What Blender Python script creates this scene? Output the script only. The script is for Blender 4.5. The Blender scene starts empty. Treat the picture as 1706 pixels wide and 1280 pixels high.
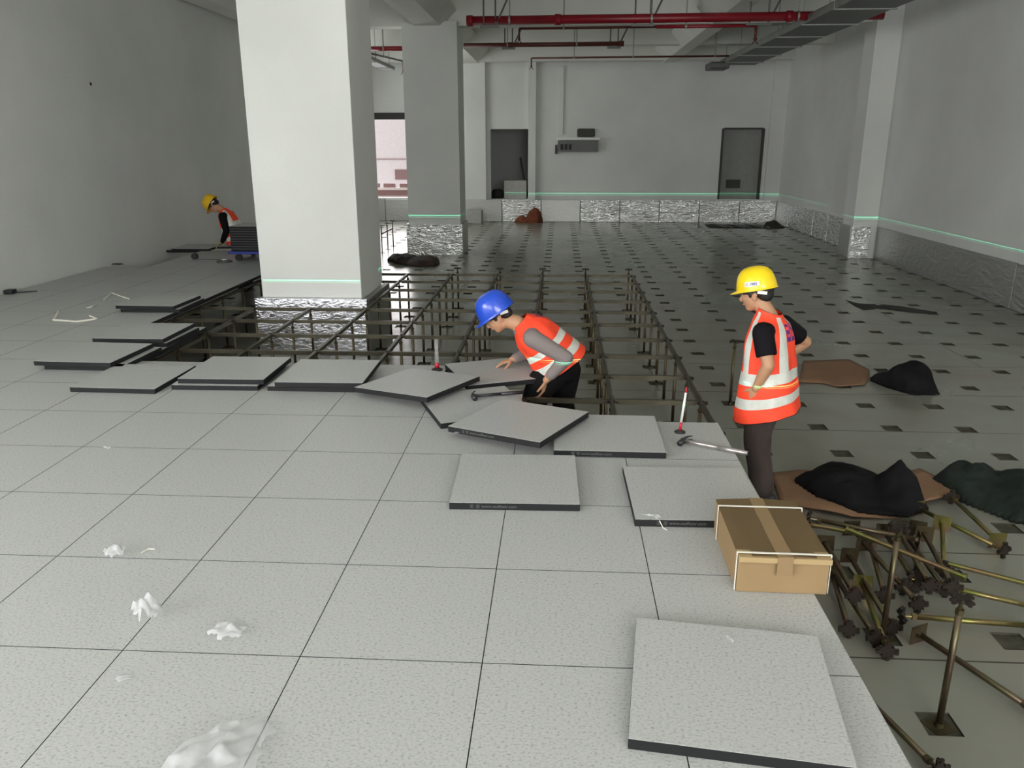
import bpy, bmesh, math, random
from mathutils import Vector, Matrix, noise
random.seed(7)
C = bpy.context.scene.collection
PI = math.pi
# ------------------------------------------------------------------ camera, world, light, exposure
F_PX = 1330.9
CAM = Vector((-0.972, -2.209, 1.612)); YAW = 0.0589; PITCH = 0.2922; ROLL = -0.0011
fwd = Vector((-math.sin(YAW)*math.cos(PITCH), math.cos(YAW)*math.cos(PITCH), -math.sin(PITCH)))
rgt0 = Vector((math.cos(YAW), math.sin(YAW), 0)); up0 = rgt0.cross(fwd)
rgt = math.cos(ROLL)*rgt0 + math.sin(ROLL)*up0; upv = -math.sin(ROLL)*rgt0 + math.cos(ROLL)*up0
cd = bpy.data.cameras.new('camera'); cam = bpy.data.objects.new('camera', cd); C.objects.link(cam)
cd.sensor_width = 36; cd.lens = 36*F_PX/1706; cd.clip_start = .05; cd.clip_end = 200
R = Matrix((rgt, upv, -fwd)).transposed()
cam.matrix_world = Matrix.Translation(CAM) @ R.to_4x4()
bpy.context.scene.camera = cam
vs = bpy.context.scene.view_settings
vs.view_transform = 'Standard'; vs.look = 'None'; vs.gamma = 1; vs.use_curve_mapping = False
vs.exposure = 0.2
w = bpy.data.worlds.new('daylight'); bpy.context.scene.world = w; w.use_nodes = True
w.node_tree.nodes['Background'].inputs[0].default_value = (.95, .97, 1, 1)
w.node_tree.nodes['Background'].inputs[1].default_value = 1.0
def area(name, loc, target, sx, sy, power, col=(1, 1, 1), spread=PI):
    l = bpy.data.lights.new(name, 'AREA'); l.shape = 'RECTANGLE'; l.size = sx; l.size_y = sy
    l.energy = power; l.color = col; l.spread = spread
    o = bpy.data.objects.new(name, l); C.objects.link(o); o.location = loc
    d = Vector(target)-Vector(loc); o.rotation_euler = d.to_track_quat('-Z', 'Y').to_euler(); return o
# daylight through the windows of the left wall (behind the camera) and of the back wall
area('daylight_side', (-7.1, -3.0, 1.75), (0, -1.8, 1.0), 4.6, 2.3, 330, (1, 1, 1))
area('daylight_back', (-4.9, -6.9, 2.0), (-3.6, 4, 1.2), 3.8, 2.4, 170, (1, 1, 1))
area('daylight_back_wide', (1.6, -6.9, 2.2), (1.2, 8, 1.6), 4.6, 2.2, 320, (1, 1, .98))
area('fill_far_side', (-7.1, 18.2, 1.9), (2.5, 17.6, 1.7), 4.6, 2.4, 75, (1, 1, .985))  # added fill in an assumed, unseen window, brightens the far end
area('daylight_opening', (-6.2, 23.6, 1.3), (-5.4, 18, 0), 1.3, 2.0, 45, (1, .97, .98))
# self-levelling line laser: two thin horizontal fans of green light 0.8 m above the slab
def laser(loc, power, az0, az1):          # the fan opens from az0 to az1 degrees, 0 = along +Y, positive to +X
    l = bpy.data.lights.new('line_laser', 'POINT'); l.shadow_soft_size = 0.0; l.energy = power
    l.color = (.12, 1, .55); l.use_nodes = True; nt = l.node_tree
    em = nt.nodes['Emission']; tc = nt.nodes.new('ShaderNodeTexCoord'); sp = nt.nodes.new('ShaderNodeSeparateXYZ')
    nt.links.new(tc.outputs['Normal'], sp.inputs[0]); s = None
    def m(op, a, b):
        n = nt.nodes.new('ShaderNodeMath'); n.operation = op
        for i, v in enumerate((a, b)):
            if isinstance(v, (int, float)): n.inputs[i].default_value = v
            else: nt.links.new(v, n.inputs[i])
        return n.outputs[0]
    z = sp.outputs[2]
    a = m('LESS_THAN', m('ABSOLUTE', m('SUBTRACT', z, 0.0003), 0), 0.0004)
    b = m('LESS_THAN', m('ABSOLUTE', m('SUBTRACT', z, -0.0016), 0), 0.0003)
    az = m('ARCTAN2', sp.outputs[0], sp.outputs[1])
    fan = m('MULTIPLY', m('GREATER_THAN', az, math.radians(az0)), m('LESS_THAN', az, math.radians(az1)))
    nt.links.new(m('MULTIPLY', fan, m('ADD', a, m('MULTIPLY', b, .45))), em.inputs['Strength'])
    o = bpy.data.objects.new('line_laser', l); C.objects.link(o); o.location = loc
laser((1.55, -3.2, .17), 15000, -24.2, 60)
laser((-3.65, -3.2, .178), 5500, -3.4, 3.05)

def ray(x, y): return rgt*((x-853)/F_PX) - upv*((y-640)/F_PX) + fwd
def on(x, y, z=0.0):                       # the point of the level z seen at that place of the photograph
    d = ray(x, y); return CAM + d*((z-CAM.z)/d.z)
def atY(x, y, Y):
    d = ray(x, y); return CAM + d*((Y-CAM.y)/d.y)
def atX(x, y, X):
    d = ray(x, y); return CAM + d*((X-CAM.x)/d.x)
LOW = -0.65                                # slab level below the raised floor (z = 0)
G = 0.6
# ------------------------------------------------------------------ materials
def lin(c): return tuple((v/12.92 if v <= .04045 else ((v+.055)/1.055)**2.4) for v in c)
def S(r, g, b): return lin((r/255, g/255, b/255))
def mat(name, col, rough=.6, metal=0, var=0, vscale=8, bump=0, bscale=60, col2=None, spec=.5, coat=0, alpha=1, trans=0, aniso=None):
    m = bpy.data.materials.new(name); m.use_nodes = True; nt = m.node_tree; b = nt.nodes['Principled BSDF']
    b.inputs['Base Color'].default_value = (*col, 1); b.inputs['Roughness'].default_value = rough
    b.inputs['Metallic'].default_value = metal; b.inputs['Specular IOR Level'].default_value = spec
    b.inputs['Coat Weight'].default_value = coat; b.inputs['Alpha'].default_value = alpha
    b.inputs['Transmission Weight'].default_value = trans
    tc = nt.nodes.new('ShaderNodeTexCoord')
    if var or col2:
        n = nt.nodes.new('ShaderNodeTexNoise'); n.inputs['Scale'].default_value = vscale; n.inputs['Detail'].default_value = 5
        nt.links.new(tc.outputs['Object'], n.inputs['Vector'])
        r = nt.nodes.new('ShaderNodeValToRGB'); r.color_ramp.elements[0].position = .35; r.color_ramp.elements[1].position = .65
        c2 = col2 if col2 else tuple(v*(1+var) for v in col); c1 = col if col2 else tuple(v*(1-var) for v in col)
        r.color_ramp.elements[0].color = (*c1, 1); r.color_ramp.elements[1].color = (*c2, 1)
        nt.links.new(n.outputs['Fac'], r.inputs[0]); nt.links.new(r.outputs[0], b.inputs['Base Color'])
    if bump:
        n = nt.nodes.new('ShaderNodeTexNoise'); n.inputs['Scale'].default_value = bscale; n.inputs['Detail'].default_value = 6
        nt.links.new(tc.outputs['Object'], n.inputs['Vector'])
        bp = nt.nodes.new('ShaderNodeBump'); bp.inputs['Strength'].default_value = bump; bp.inputs['Distance'].default_value = .02
        nt.links.new(n.outputs['Fac'], bp.inputs['Height']); nt.links.new(bp.outputs[0], b.inputs['Normal'])
    return m
M = {}
M['plaster'] = mat('plaster', (.74, .75, .72), .85, var=.05, vscale=.7, bump=.12, bscale=25)
M['plaster_dark'] = mat('plaster_dark', (.36, .36, .33), .9, var=.06, vscale=.9, bump=.1, bscale=20)
M['ceiling'] = mat('ceiling_paint', (.74, .75, .70), .9, var=.06, vscale=.6)
M['slab'] = mat('dark_slab', (.055, .052, .035), .8, var=.3, vscale=18)
def terrazzo():
    m = mat('terrazzo_panel', (.6, .6, .58), .42, spec=.4); nt = m.node_tree; b = nt.nodes['Principled BSDF']
    tc = nt.nodes['Texture Coordinate']
    n = nt.nodes.new('ShaderNodeTexNoise'); n.inputs['Scale'].default_value = 120; n.inputs['Detail'].default_value = 3; n.inputs['Roughness'].default_value = .6
    r = nt.nodes.new('ShaderNodeValToRGB'); e = r.color_ramp.elements
    e[0].position = .30; e[0].color = (.24, .24, .235, 1); e[1].position = .45; e[1].color = (.415, .42, .41, 1)
    q = e.new(.72); q.color = (.465, .47, .46, 1)
    mp = nt.nodes.new('ShaderNodeMapping'); mp.inputs['Scale'].default_value = (.8, 1.1, 1)
    nt.links.new(tc.outputs['Object'], mp.inputs[0]); nt.links.new(mp.outputs[0], n.inputs['Vector'])
    nt.links.new(n.outputs['Fac'], r.inputs[0]); nt.links.new(r.outputs[0], b.inputs['Base Color'])
    return m
M['terrazzo'] = terrazzo()
M['edge'] = mat('panel_edge', S(30, 30, 32), .6, spec=.25)
def foil(name, col, rough, strength, sc, metal=1.0):
    m = mat(name, col, rough, metal); nt = m.node_tree; b = nt.nodes['Principled BSDF']; tc = nt.nodes['Texture Coordinate']
    a = nt.nodes.new('ShaderNodeTexNoise'); a.inputs['Scale'].default_value = sc; a.inputs['Detail'].default_value = 4; a.inputs['Distortion'].default_value = 1.6
    v = nt.nodes.new('ShaderNodeTexVoronoi'); v.inputs['Scale'].default_value = sc*1.7; v.feature = 'DISTANCE_TO_EDGE'
    nt.links.new(tc.outputs['Object'], v.inputs['Vector'])
    mp = nt.nodes.new('ShaderNodeMapping'); mp.inputs['Rotation'].default_value = (.5, .7, .3); mp.inputs['Scale'].default_value = (1, 1, 2.4)
    nt.links.new(tc.outputs['Object'], mp.inputs[0]); nt.links.new(mp.outputs[0], a.inputs['Vector'])
    mx = nt.nodes.new('ShaderNodeMath'); mx.operation = 'MULTIPLY_ADD'; mx.inputs[1].default_value = .12
    nt.links.new(v.outputs['Distance'], mx.inputs[0]); nt.links.new(a.outputs['Fac'], mx.inputs[2])
    bp = nt.nodes.new('ShaderNodeBump'); bp.inputs['Strength'].default_value = strength; bp.inputs['Distance'].default_value = .04
    nt.links.new(mx.outputs[0], bp.inputs['Height']); nt.links.new(bp.outputs[0], b.inputs['Normal']); return m
M['foil'] = foil('aluminium_foil', (.92, .93, .92), .22, 1.0, 6)
M['foil_column'] = foil('aluminium_foil_column', (.70, .70, .74), .27, .35, 9)
M['foil_smooth'] = foil('aluminium_foil_flat', (.38, .385, .37), .42, .25, 3)
M['foil_dull'] = foil('foil_board_dull', (.48, .49, .46), .45, .2, 5)
def sheet():
    m = mat('floor_sheeting', (.33, .345, .30), .23, .2, spec=.6); nt = m.node_tree; b = nt.nodes['Principled BSDF']; tc = nt.nodes['Texture Coordinate']
    n = nt.nodes.new('ShaderNodeTexNoise'); n.inputs['Scale'].default_value = .55; n.inputs['Detail'].default_value = 6; n.inputs['Distortion'].default_value = .8
    nt.links.new(tc.outputs['Object'], n.inputs['Vector'])
    r = nt.nodes.new('ShaderNodeValToRGB'); e = r.color_ramp.elements
    e[0].position = .3; e[0].color = (.25, .225, .185, 1); e[1].position = .6; e[1].color = (.30, .31, .265, 1); q = e.new(.8); q.color = (.34, .355, .32, 1)
    nt.links.new(n.outputs['Fac'], r.inputs[0])
    # thin seams between the sheets, one metre apart one way and staggered the other
    br = nt.nodes.new('ShaderNodeTexBrick'); br.inputs['Scale'].default_value = 1; br.inputs['Mortar Size'].default_value = .006
    br.inputs['Brick Width'].default_value = 7.0; br.inputs['Row Height'].default_value = 1.03
    br.inputs['Color1'].default_value = br.inputs['Color2'].default_value = (1, 1, 1, 1); br.inputs['Mortar'].default_value = (.28, .28, .26, 1)
    nt.links.new(tc.outputs['Object'], br.inputs['Vector'])
    mx = nt.nodes.new('ShaderNodeMixRGB'); mx.blend_type = 'MULTIPLY'; mx.inputs[0].default_value = 1
    nt.links.new(r.outputs[0], mx.inputs[1]); nt.links.new(br.outputs['Color'], mx.inputs[2]); nt.links.new(mx.outputs[0], b.inputs['Base Color'])
    w_ = nt.nodes.new('ShaderNodeTexNoise'); w_.inputs['Scale'].default_value = 2.2; w_.inputs['Detail'].default_value = 4
    nt.links.new(tc.outputs['Object'], w_.inputs['Vector'])
    bp = nt.nodes.new('ShaderNodeBump'); bp.inputs['Strength'].default_value = .12; bp.inputs['Distance'].default_value = .03
    nt.links.new(w_.outputs['Fac'], bp.inputs['Height']); nt.links.new(bp.outputs[0], b.inputs['Normal'])
    rr = nt.nodes.new('ShaderNodeMapRange'); rr.inputs['To Min'].default_value = .13; rr.inputs['To Max'].default_value = .36
    nt.links.new(n.outputs['Fac'], rr.inputs[0]); nt.links.new(rr.outputs[0], b.inputs['Roughness'])
    return m
M['sheet'] = sheet()
M['zinc'] = mat('zinc_plated_steel', (.10, .088, .045), .34, .75, col2=(.13, .078, .06), vscale=3.5, spec=.6)
M['zinc_green'] = mat('zinc_plated_green', (.20, .215, .05), .3, .8, col2=(.25, .14, .095), vscale=4.5, spec=.6)
M['zinc_dark'] = mat('zinc_plated_dark', (.075, .062, .03), .4, .7, var=.25, vscale=20)
M['stringer'] = mat('stringer_steel', (.075, .066, .046), .38, .7, col2=(.11, .10, .068), vscale=5)
M['hub'] = mat('dark_cast_head', (.035, .025, .02), .5, .5)
M['card'] = mat('cardboard', S(140, 116, 82), .8, var=.06, vscale=3, bump=.05)
M['card_flat'] = mat('cardboard_flat', S(132, 100, 74), .85, var=.08, vscale=2)
M['card_dark'] = mat('cardboard_inside', S(120, 92, 66), .9)
M['strap'] = mat('white_strap', S(225, 222, 210), .5)
M['blackbag'] = mat('black_bag_cloth', (.008, .0075, .0085), .8, var=.35, vscale=6, bump=.3, bscale=10, spec=.15)
M['blackbag_green'] = mat('black_bag_green', (.012, .018, .014), .75, var=.3, vscale=6, bump=.3, bscale=10, spec=.25)
M['plastic'] = mat('thin_white_plastic', (.72, .73, .74), .3, alpha=.36, bump=.4, bscale=30)
M['redpipe'] = mat('red_paint', S(128, 18, 32), .35, var=.15, vscale=2)
M['darkred'] = mat('dark_red_paint', S(84, 34, 26), .45, var=.15, vscale=3)
M['galv'] = mat('galvanised_steel', (.27, .28, .26), .5, .5, var=.1)
M['galv_dark'] = mat('galvanised_dark', (.13, .135, .125), .5, .5)
M['rod'] = mat('hanger_rod', (.30, .31, .28), .5, .4)
M['orange'] = mat('vest_orange', S(255, 74, 42), .62, var=.05, vscale=9, bump=.25, bscale=9)
M['reflect'] = mat('reflective_tape', S(214, 216, 208), .4, .1, var=.05, vscale=30)
M['blue_print'] = mat('blue_print', S(92, 40, 120), .6)
M['black_trim'] = mat('black_piping', (.01, .01, .01), .6)
M['skin'] = mat('skin', S(186, 140, 108), .55, var=.05, vscale=8)
M['hair'] = mat('black_hair', (.012, .010, .009), .55, bump=.4, bscale=120)
M['black_tee'] = mat('black_tshirt', (.007, .006, .008), .85, bump=.2, bscale=14, spec=.15)
M['grey_shirt'] = mat('grey_shirt', S(128, 118, 116), .85, bump=.2, bscale=12)
M['purple_trouser'] = mat('brown_grey_trousers', S(72, 60, 56), .85, col2=S(42, 34, 33), vscale=2.5, bump=.3, bscale=10)
M['black_trouser'] = mat('black_trousers', (.007, .0065, .007), .85, bump=.3, bscale=10, spec=.15)
M['helmet_yellow'] = mat('yellow_plastic', S(246, 212, 10), .28, coat=.3)
M['helmet_blue'] = mat('blue_plastic', S(30, 76, 200), .25, coat=.4)
M['helmet_amber'] = mat('amber_plastic', S(238, 190, 40), .35)
M['white_plastic'] = mat('white_plastic', S(225, 225, 222), .4)
M['glove'] = mat('cotton_glove', S(176, 170, 120), .9)
M['eye'] = mat('eye_white', (.45, .43, .41), .5); M['iris'] = mat('iris', (.01, .008, .006), .2)
M['lip'] = mat('lip', S(165, 95, 85), .5)
M['shoe'] = mat('shoe', (.02, .02, .02), .6)
M['steel'] = mat('hammer_steel', (.35, .33, .33), .35, .8)
M['darksteel'] = mat('dark_steel', (.045, .045, .05), .4, .6)
M['aluhandle'] = mat('metal_handle', (.55, .5, .5), .3, .8)
M['red_plastic'] = mat('red_plastic', S(190, 30, 50), .4)
M['glass'] = mat('clear_tube', (.7, .72, .7), .08, alpha=.2)
M['trolley_blue'] = mat('trolley_blue', S(42, 60, 150), .5)
M['rubber'] = mat('rubber', (.02, .02, .02), .7)
M['pink_wall'] = mat('pale_render_outside', S(236, 222, 220), .9, var=.03)
M['pink_brick'] = mat('brown_pink_brick', S(150, 118, 116), .9)
M['greybox'] = mat('grey_box', S(176, 176, 170), .8, var=.05)
M['door'] = mat('grey_door', S(150, 152, 146), .7, var=.04)
M['frame_dark'] = mat('dark_frame', S(70, 70, 64), .7)
M['lintel'] = mat('dark_lintel', S(58, 58, 56), .8)
M['rust'] = mat('rust_cloth', S(120, 66, 42), .9, var=.2, bump=.4, bscale=10)
M['green_cloth'] = mat('dark_green_cloth', S(48, 46, 30), .9, var=.2)
M['brown_sheet'] = mat('brown_black_sheet', S(70, 52, 40), .8, col2=(.012, .012, .012), vscale=2.5)
M['text_grey'] = mat('edge_print', S(92, 92, 92), .7)
M['text_violet'] = mat('sticker_print', S(95, 90, 150), .7)
M['net'] = mat('dark_net', (.03, .03, .028), .8)
# ------------------------------------------------------------------ helpers
def link(o): C.objects.link(o); return o
def fin(name, me, m, parent=None, smooth=False, bevel=0):
    o = bpy.data.objects.new(name, me); link(o)
    for k in (m if isinstance(m, (list, tuple)) else [m]): me.materials.append(k)
    if smooth:
        for p in me.polygons: p.use_smooth = True
    if parent: o.parent = parent
    if bevel:
        b = o.modifiers.new('bevel', 'BEVEL'); b.width = bevel; b.segments = 2; b.limit_method = 'ANGLE'
    return o
def mk(name, bm, m, parent=None, smooth=False, bevel=0):
    bmesh.ops.recalc_face_normals(bm, faces=bm.faces)
    me = bpy.data.meshes.new(name); bm.to_mesh(me); bm.free()
    return fin(name, me, m, parent, smooth, bevel)
def NB(): return bmesh.new()
def box(bm, x0, x1, y0, y1, z0, z1, mi=0, mx=None):
    r = bmesh.ops.create_cube(bm, size=1)
    T = Matrix.Translation(((x0+x1)/2, (y0+y1)/2, (z0+z1)/2)) @ Matrix.Diagonal((abs(x1-x0), abs(y1-y0), abs(z1-z0), 1))
    if mx is not None: T = mx @ T
    bmesh.ops.transform(bm, matrix=T, verts=r['verts'])
    if mi:
        for f in {f for v in r['verts'] for f in v.link_faces}: f.material_index = mi
    return r['verts']
def frame_z(d):
    return Vector(d).normalized().to_track_quat('Z', 'Y').to_matrix().to_4x4()
def tube(bm, p, q, r, r2=None, n=12, mi=0, caps=True):
    p, q = Vector(p), Vector(q); d = q-p; L = d.length
    if L < 1e-6: return []
    rr = bmesh.ops.create_cone(bm, cap_ends=caps, segments=n, radius1=r, radius2=r if r2 is None else r2, depth=L)
    bmesh.ops.transform(bm, matrix=Matrix.Translation((p+q)/2) @ frame_z(d), verts=rr['verts'])
    if mi:
        for f in {f for v in rr['verts'] for f in v.link_faces}: f.material_index = mi
    return rr['verts']
def bar(bm, p, q, w_, h, up=(0, 0, 1), mi=0):
    p, q = Vector(p), Vector(q); d = (q-p); L = d.length; y = d.normalized(); x = y.cross(Vector(up)).normalized(); z = x.cross(y)
    T = Matrix.Translation((p+q)/2) @ Matrix((x, y, z)).transposed().to_4x4()
    return box(bm, -w_/2, w_/2, -L/2, L/2, -h/2, h/2, mi, T)
def ball(bm, c, r, sub=2, axes=None):
    rr = bmesh.ops.create_icosphere(bm, subdivisions=sub, radius=1)
    sc = (r, r, r) if isinstance(r, (int, float)) else r
    T = Matrix.Translation(Vector(c)) @ (axes.to_4x4() if axes is not None else Matrix.Identity(4)) @ Matrix.Diagonal((*sc, 1))
    bmesh.ops.transform(bm, matrix=T, verts=rr['verts']); return rr['verts']
def chain(bm, pts, sub=2, n=14):
    for i, (p, r) in enumerate(pts):
        ball(bm, p, r, sub)
        if i: tube(bm, pts[i-1][0], p, pts[i-1][1], r, n)
def polytube(bm, pts, r, n=8):
    for i, p in enumerate(pts):
        ball(bm, p, r, 1)
        if i: tube(bm, pts[i-1], p, r, r, n)
def lathe(bm, prof, n=32, T=None):
    rows = []
    for r, z in prof:
        rows.append([bm.verts.new((r*math.cos(2*PI*k/n), r*math.sin(2*PI*k/n), z)) for k in range(n)])
    for a, b in zip(rows, rows[1:]):
        for k in range(n): bm.faces.new((a[k], a[(k+1) % n], b[(k+1) % n], b[k]))
    vs_ = [v for r_ in rows for v in r_]
    if T is not None: bmesh.ops.transform(bm, matrix=T, verts=vs_)
    return rows
def prism(bm, pts, z0, z1, mi=0):
    b = [bm.verts.new((x, y, z0)) for x, y in pts]; t = [bm.verts.new((x, y, z1)) for x, y in pts]; n = len(pts)
    fs = [bm.faces.new(b[::-1]), bm.faces.new(t)] + [bm.faces.new((b[i], b[(i+1) % n], t[(i+1) % n], t[i])) for i in range(n)]
    for f in fs: f.material_index = mi
    return fs
def tag(o, label, cat, group=None):
    o['label'] = label; o['category'] = cat
    if group: o['group'] = group
    return o
def thing(name, label, cat, loc=(0, 0, 0), rot=(0, 0, 0), group=None):
    o = bpy.data.objects.new(name, None); link(o); o.location = loc; o.rotation_euler = rot; o.empty_display_size = .05
    return tag(o, label, cat, group)
def struct(o): o['kind'] = 'structure'; return o
def dup(root, loc=None, rot=None, label=None, group=None):
    r = root.copy(); link(r)
    if loc is not None: r.location = loc
    if rot is not None: r.rotation_euler = rot
    if label: r['label'] = label
    if group: r['group'] = group
    for ch in list(root.children):
        c = ch.copy(); link(c); c.parent = r
        for g in list(ch.children):
            d = g.copy(); link(d); d.parent = c
    return r
def text_mesh(name, s, size, m, parent, mw, depth=.0004):
    cu = bpy.data.curves.new(name, 'FONT'); cu.body = s; cu.size = size; cu.extrude = depth; cu.align_x = 'CENTER'; cu.align_y = 'CENTER'
    t = bpy.data.objects.new(name, cu); link(t)
    bpy.context.view_layer.update()
    me = bpy.data.meshes.new_from_object(t.evaluated_get(bpy.context.evaluated_depsgraph_get()))
    bpy.data.objects.remove(t)
    o = fin(name, me, m, parent); o.matrix_local = mw; return o
# ------------------------------------------------------------------ the room
XL, XR, YF, YB, ZC = -7.22, 5.48, 22.6, -7.0, 4.45
# slab under everything
bm = NB(); box(bm, XL-.3, XR+.3, YB-.2, 30, LOW-.25, LOW-.012); struct(mk('floor', bm, M['slab']))
# foil-faced sheeting with a square cut-out at each pedestal position
H = .07
def cuts(lo, hi):
    xs = [lo]; k = math.ceil(lo/G)
    while k*G < hi:
        for s in (-H, H):
            v = k*G+s
            if lo+.01 < v < hi-.01: xs.append(v)
        k += 1
    xs.append(hi); return xs
XS, YS = cuts(XL, XR), cuts(-3.3, 22.6)
bm = NB(); V = {}
def gv(i, j, z):
    if (i, j, z) not in V: V[i, j, z] = bm.verts.new((XS[i], YS[j], z))
    return V[i, j, z]
def ishole(i, j):
    if i < 0 or j < 0 or i >= len(XS)-1 or j >= len(YS)-1: return False
    cx, cy = (XS[i]+XS[i+1])/2, (YS[j]+YS[j+1])/2
    return abs(cx/G-round(cx/G)) < .05 and abs(cy/G-round(cy/G)) < .05
for i in range(len(XS)-1):
    for j in range(len(YS)-1):
        if ishole(i, j): continue
        bm.faces.new((gv(i, j, LOW), gv(i+1, j, LOW), gv(i+1, j+1, LOW), gv(i, j+1, LOW)))
        if ishole(i+1, j): bm.faces.new((gv(i+1, j, LOW), gv(i+1, j, LOW-.011), gv(i+1, j+1, LOW-.011), gv(i+1, j+1, LOW)))
        if ishole(i-1, j): bm.faces.new((gv(i, j, LOW), gv(i, j+1, LOW), gv(i, j+1, LOW-.011), gv(i, j, LOW-.011)))
        if ishole(i, j+1): bm.faces.new((gv(i, j+1, LOW), gv(i+1, j+1, LOW), gv(i+1, j+1, LOW-.011), gv(i, j+1, LOW-.011)))
        if ishole(i, j-1): bm.faces.new((gv(i, j, LOW), gv(i, j, LOW-.011), gv(i+1, j, LOW-.011), gv(i+1, j, LOW)))
bm.normal_update()
for f in bm.faces:
    if abs(f.normal.z) < .5: f.material_index = 1
struct(mk('floor_sheeting', bm, [M['sheet'], M['slab']]))
# raised floor: laid panels
laid = set()
for b in range(-6, 17):
    for a in range(-12, 0):
        ok = False
        if b <= 3: ok = True
        elif b == 4: ok = a <= -3
        elif b == 5: ok = a <= -4
        elif b <= 7: ok = a <= -8
        elif b <= 13: ok = a <= -9
        else: ok = -11 <= a <= -9 if b < 17 else False
        if ok: laid.add((a, b))
laid.add((-12, 17)); laid.add((-12, -7))
for a in range(-12, 0):
    for b in range(-11, -6): laid.add((a, b))
def panel_geo(bm, x0, x1, y0, y1, zt, th=.035, T=None):
    e = .0012
    box(bm, x0, x1, y0, y1, zt-th, zt-.0015, 1, T)
    for f in {f for v in box(bm, x0+e, x1-e, y0+e, y1-e, zt-.004, zt, 1, T) for f in v.link_faces}:
        if f.calc_center_median().z > zt-.001: f.material_index = 0
bm = NB()
for a, b in laid: panel_geo(bm, a*G+.0006, (a+1)*G-.0006, b*G+.0006, (b+1)*G-.0006, 0)
struct(mk('raised_floor', bm, [M['terrazzo'], M['edge']]))
def wallbox(name, boxes, m=None, parent=None):
    bm = NB()
    for b in boxes: box(bm, *b)
    o = mk(name, bm, m or M['plaster'], parent)
    return o if parent else struct(o)
# left wall: windows behind the camera, plus an added opening for the far fill
wallbox('wall_left', [(XL-.25, XL, -.5, 15.8, LOW-.1, ZC), (XL-.25, XL, 20.6, 24, LOW-.1, ZC), (XL-.25, XL, 15.8, 20.6, LOW-.1, .6), (XL-.25, XL, 15.8, 20.6, 3.2, ZC), (XL-.25, XL, YB, -5.5, LOW-.1, ZC), (XL-.25, XL, -5.5, -.5, LOW-.1, .5), (XL-.25, XL, -5.5, -.5, 3.1, ZC)])
wallbox('wall_right', [(XR, XR+.25, YB, YF+.3, LOW-.1, ZC), (5.0, XR, 14.7, 15.3, LOW-.1, ZC)])
wallbox('wall_back', [(XL, -6.9, YB-.25, YB, LOW-.1, ZC), (-3.0, -.8, YB-.25, YB, LOW-.1, ZC), (4.0, XR, YB-.25, YB, LOW-.1, ZC),
                      (-6.9, -3.0, YB-.25, YB, LOW-.1, .7), (-6.9, -3.0, YB-.25, YB, 3.3, ZC), (-.8, 4.0, YB-.25, YB, LOW-.1, .9), (-.8, 4.0, YB-.25, YB, 3.4, ZC)])
# far wall: doorways 1 and 2 and the bright opening on the left
D1 = (-3.07, -1.94, 0.0, 2.03); D2 = (3.75, 4.93, 0.015, 2.035); W1 = (-6.72, -5.2, 0.03, 2.33)
wallbox('wall_far', [(XL, W1[0], YF, YF+.25, LOW-.1, ZC), (W1[0], W1[1], YF, YF+.25, LOW-.1, W1[2]), (W1[0], W1[1], YF, YF+.25, W1[3], ZC),
                     (W1[1], D1[0], YF, YF+.25, LOW-.1, ZC), (D1[0], D1[1], YF, YF+.25, LOW-.1, -.002), (D1[0], D1[1], YF, YF+.25, D1[3], ZC),
                     (D1[1], D2[0], YF, YF+.25, LOW-.1, ZC), (D2[0], D2[1], YF, YF+.25, LOW-.1, D2[2]), (D2[0], D2[1], YF, YF+.25, D2[3], ZC),
                     (D2[1], XR, YF, YF+.25, LOW-.1, ZC), (5.06, XR, YF-.16, YF, LOW-.1, ZC), (D1[1], D1[1]+.22, YF-.14, YF, LOW-.1, ZC), (-3.8, -3.2, YF-.16, YF, LOW-.1, ZC)])
wallbox('trim_lintel', [(W1[0]-.02, W1[1]+.1, YF-.03, YF+.2, W1[3]-.02, W1[3]+.17)], M['lintel'])
# doorway 1 leads to an unlit room
for nm, bb in (('wall_store_back', (D1[0]-1.2, D1[1]+1.2, YF+3.2, YF+3.4, -.1, 3)), ('wall_store_left', (D1[0]-1.4, D1[0]-1.2, YF+.25, YF+3.4, 0, 3)), ('wall_store_right', (D1[1]+1.2, D1[1]+1.4, YF+.25, YF+3.4, 0, 3)),
               ('ceiling_store', (D1[0]-1.4, D1[1]+1.4, YF+.25, YF+3.4, 3, 3.2)), ('floor_store', (D1[0]-1.4, D1[1]+1.4, YF+.25, YF+3.4, -.12, 0))):
    bm = NB(); box(bm, *bb); struct(mk(nm, bm, M['plaster']))
bm = NB(); box(bm, D2[0]+.02, D2[1]-.02, YF+.17, YF+.22, D2[2], D2[3]-.02); dr = struct(mk('door_2', bm, M['door']))
bm = NB(); box(bm, 3.98, 4.40, YF+.15, YF+.172, .33, .58); mk('door_vent', bm, M['frame_dark'], dr)
bm = NB(); box(bm, D2[0]-.03, D2[0]+.03, YF-.012, YF+.17, D2[2], D2[3]); box(bm, D2[1]-.02, D2[1]+.03, YF-.012, YF+.17, D2[2], D2[3]); box(bm, D2[0]+.03, D2[1]-.02, YF-.012, YF+.17, D2[3]-.03, D2[3]+.02)
mk('door_frame', bm, M['frame_dark'], dr)
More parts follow.
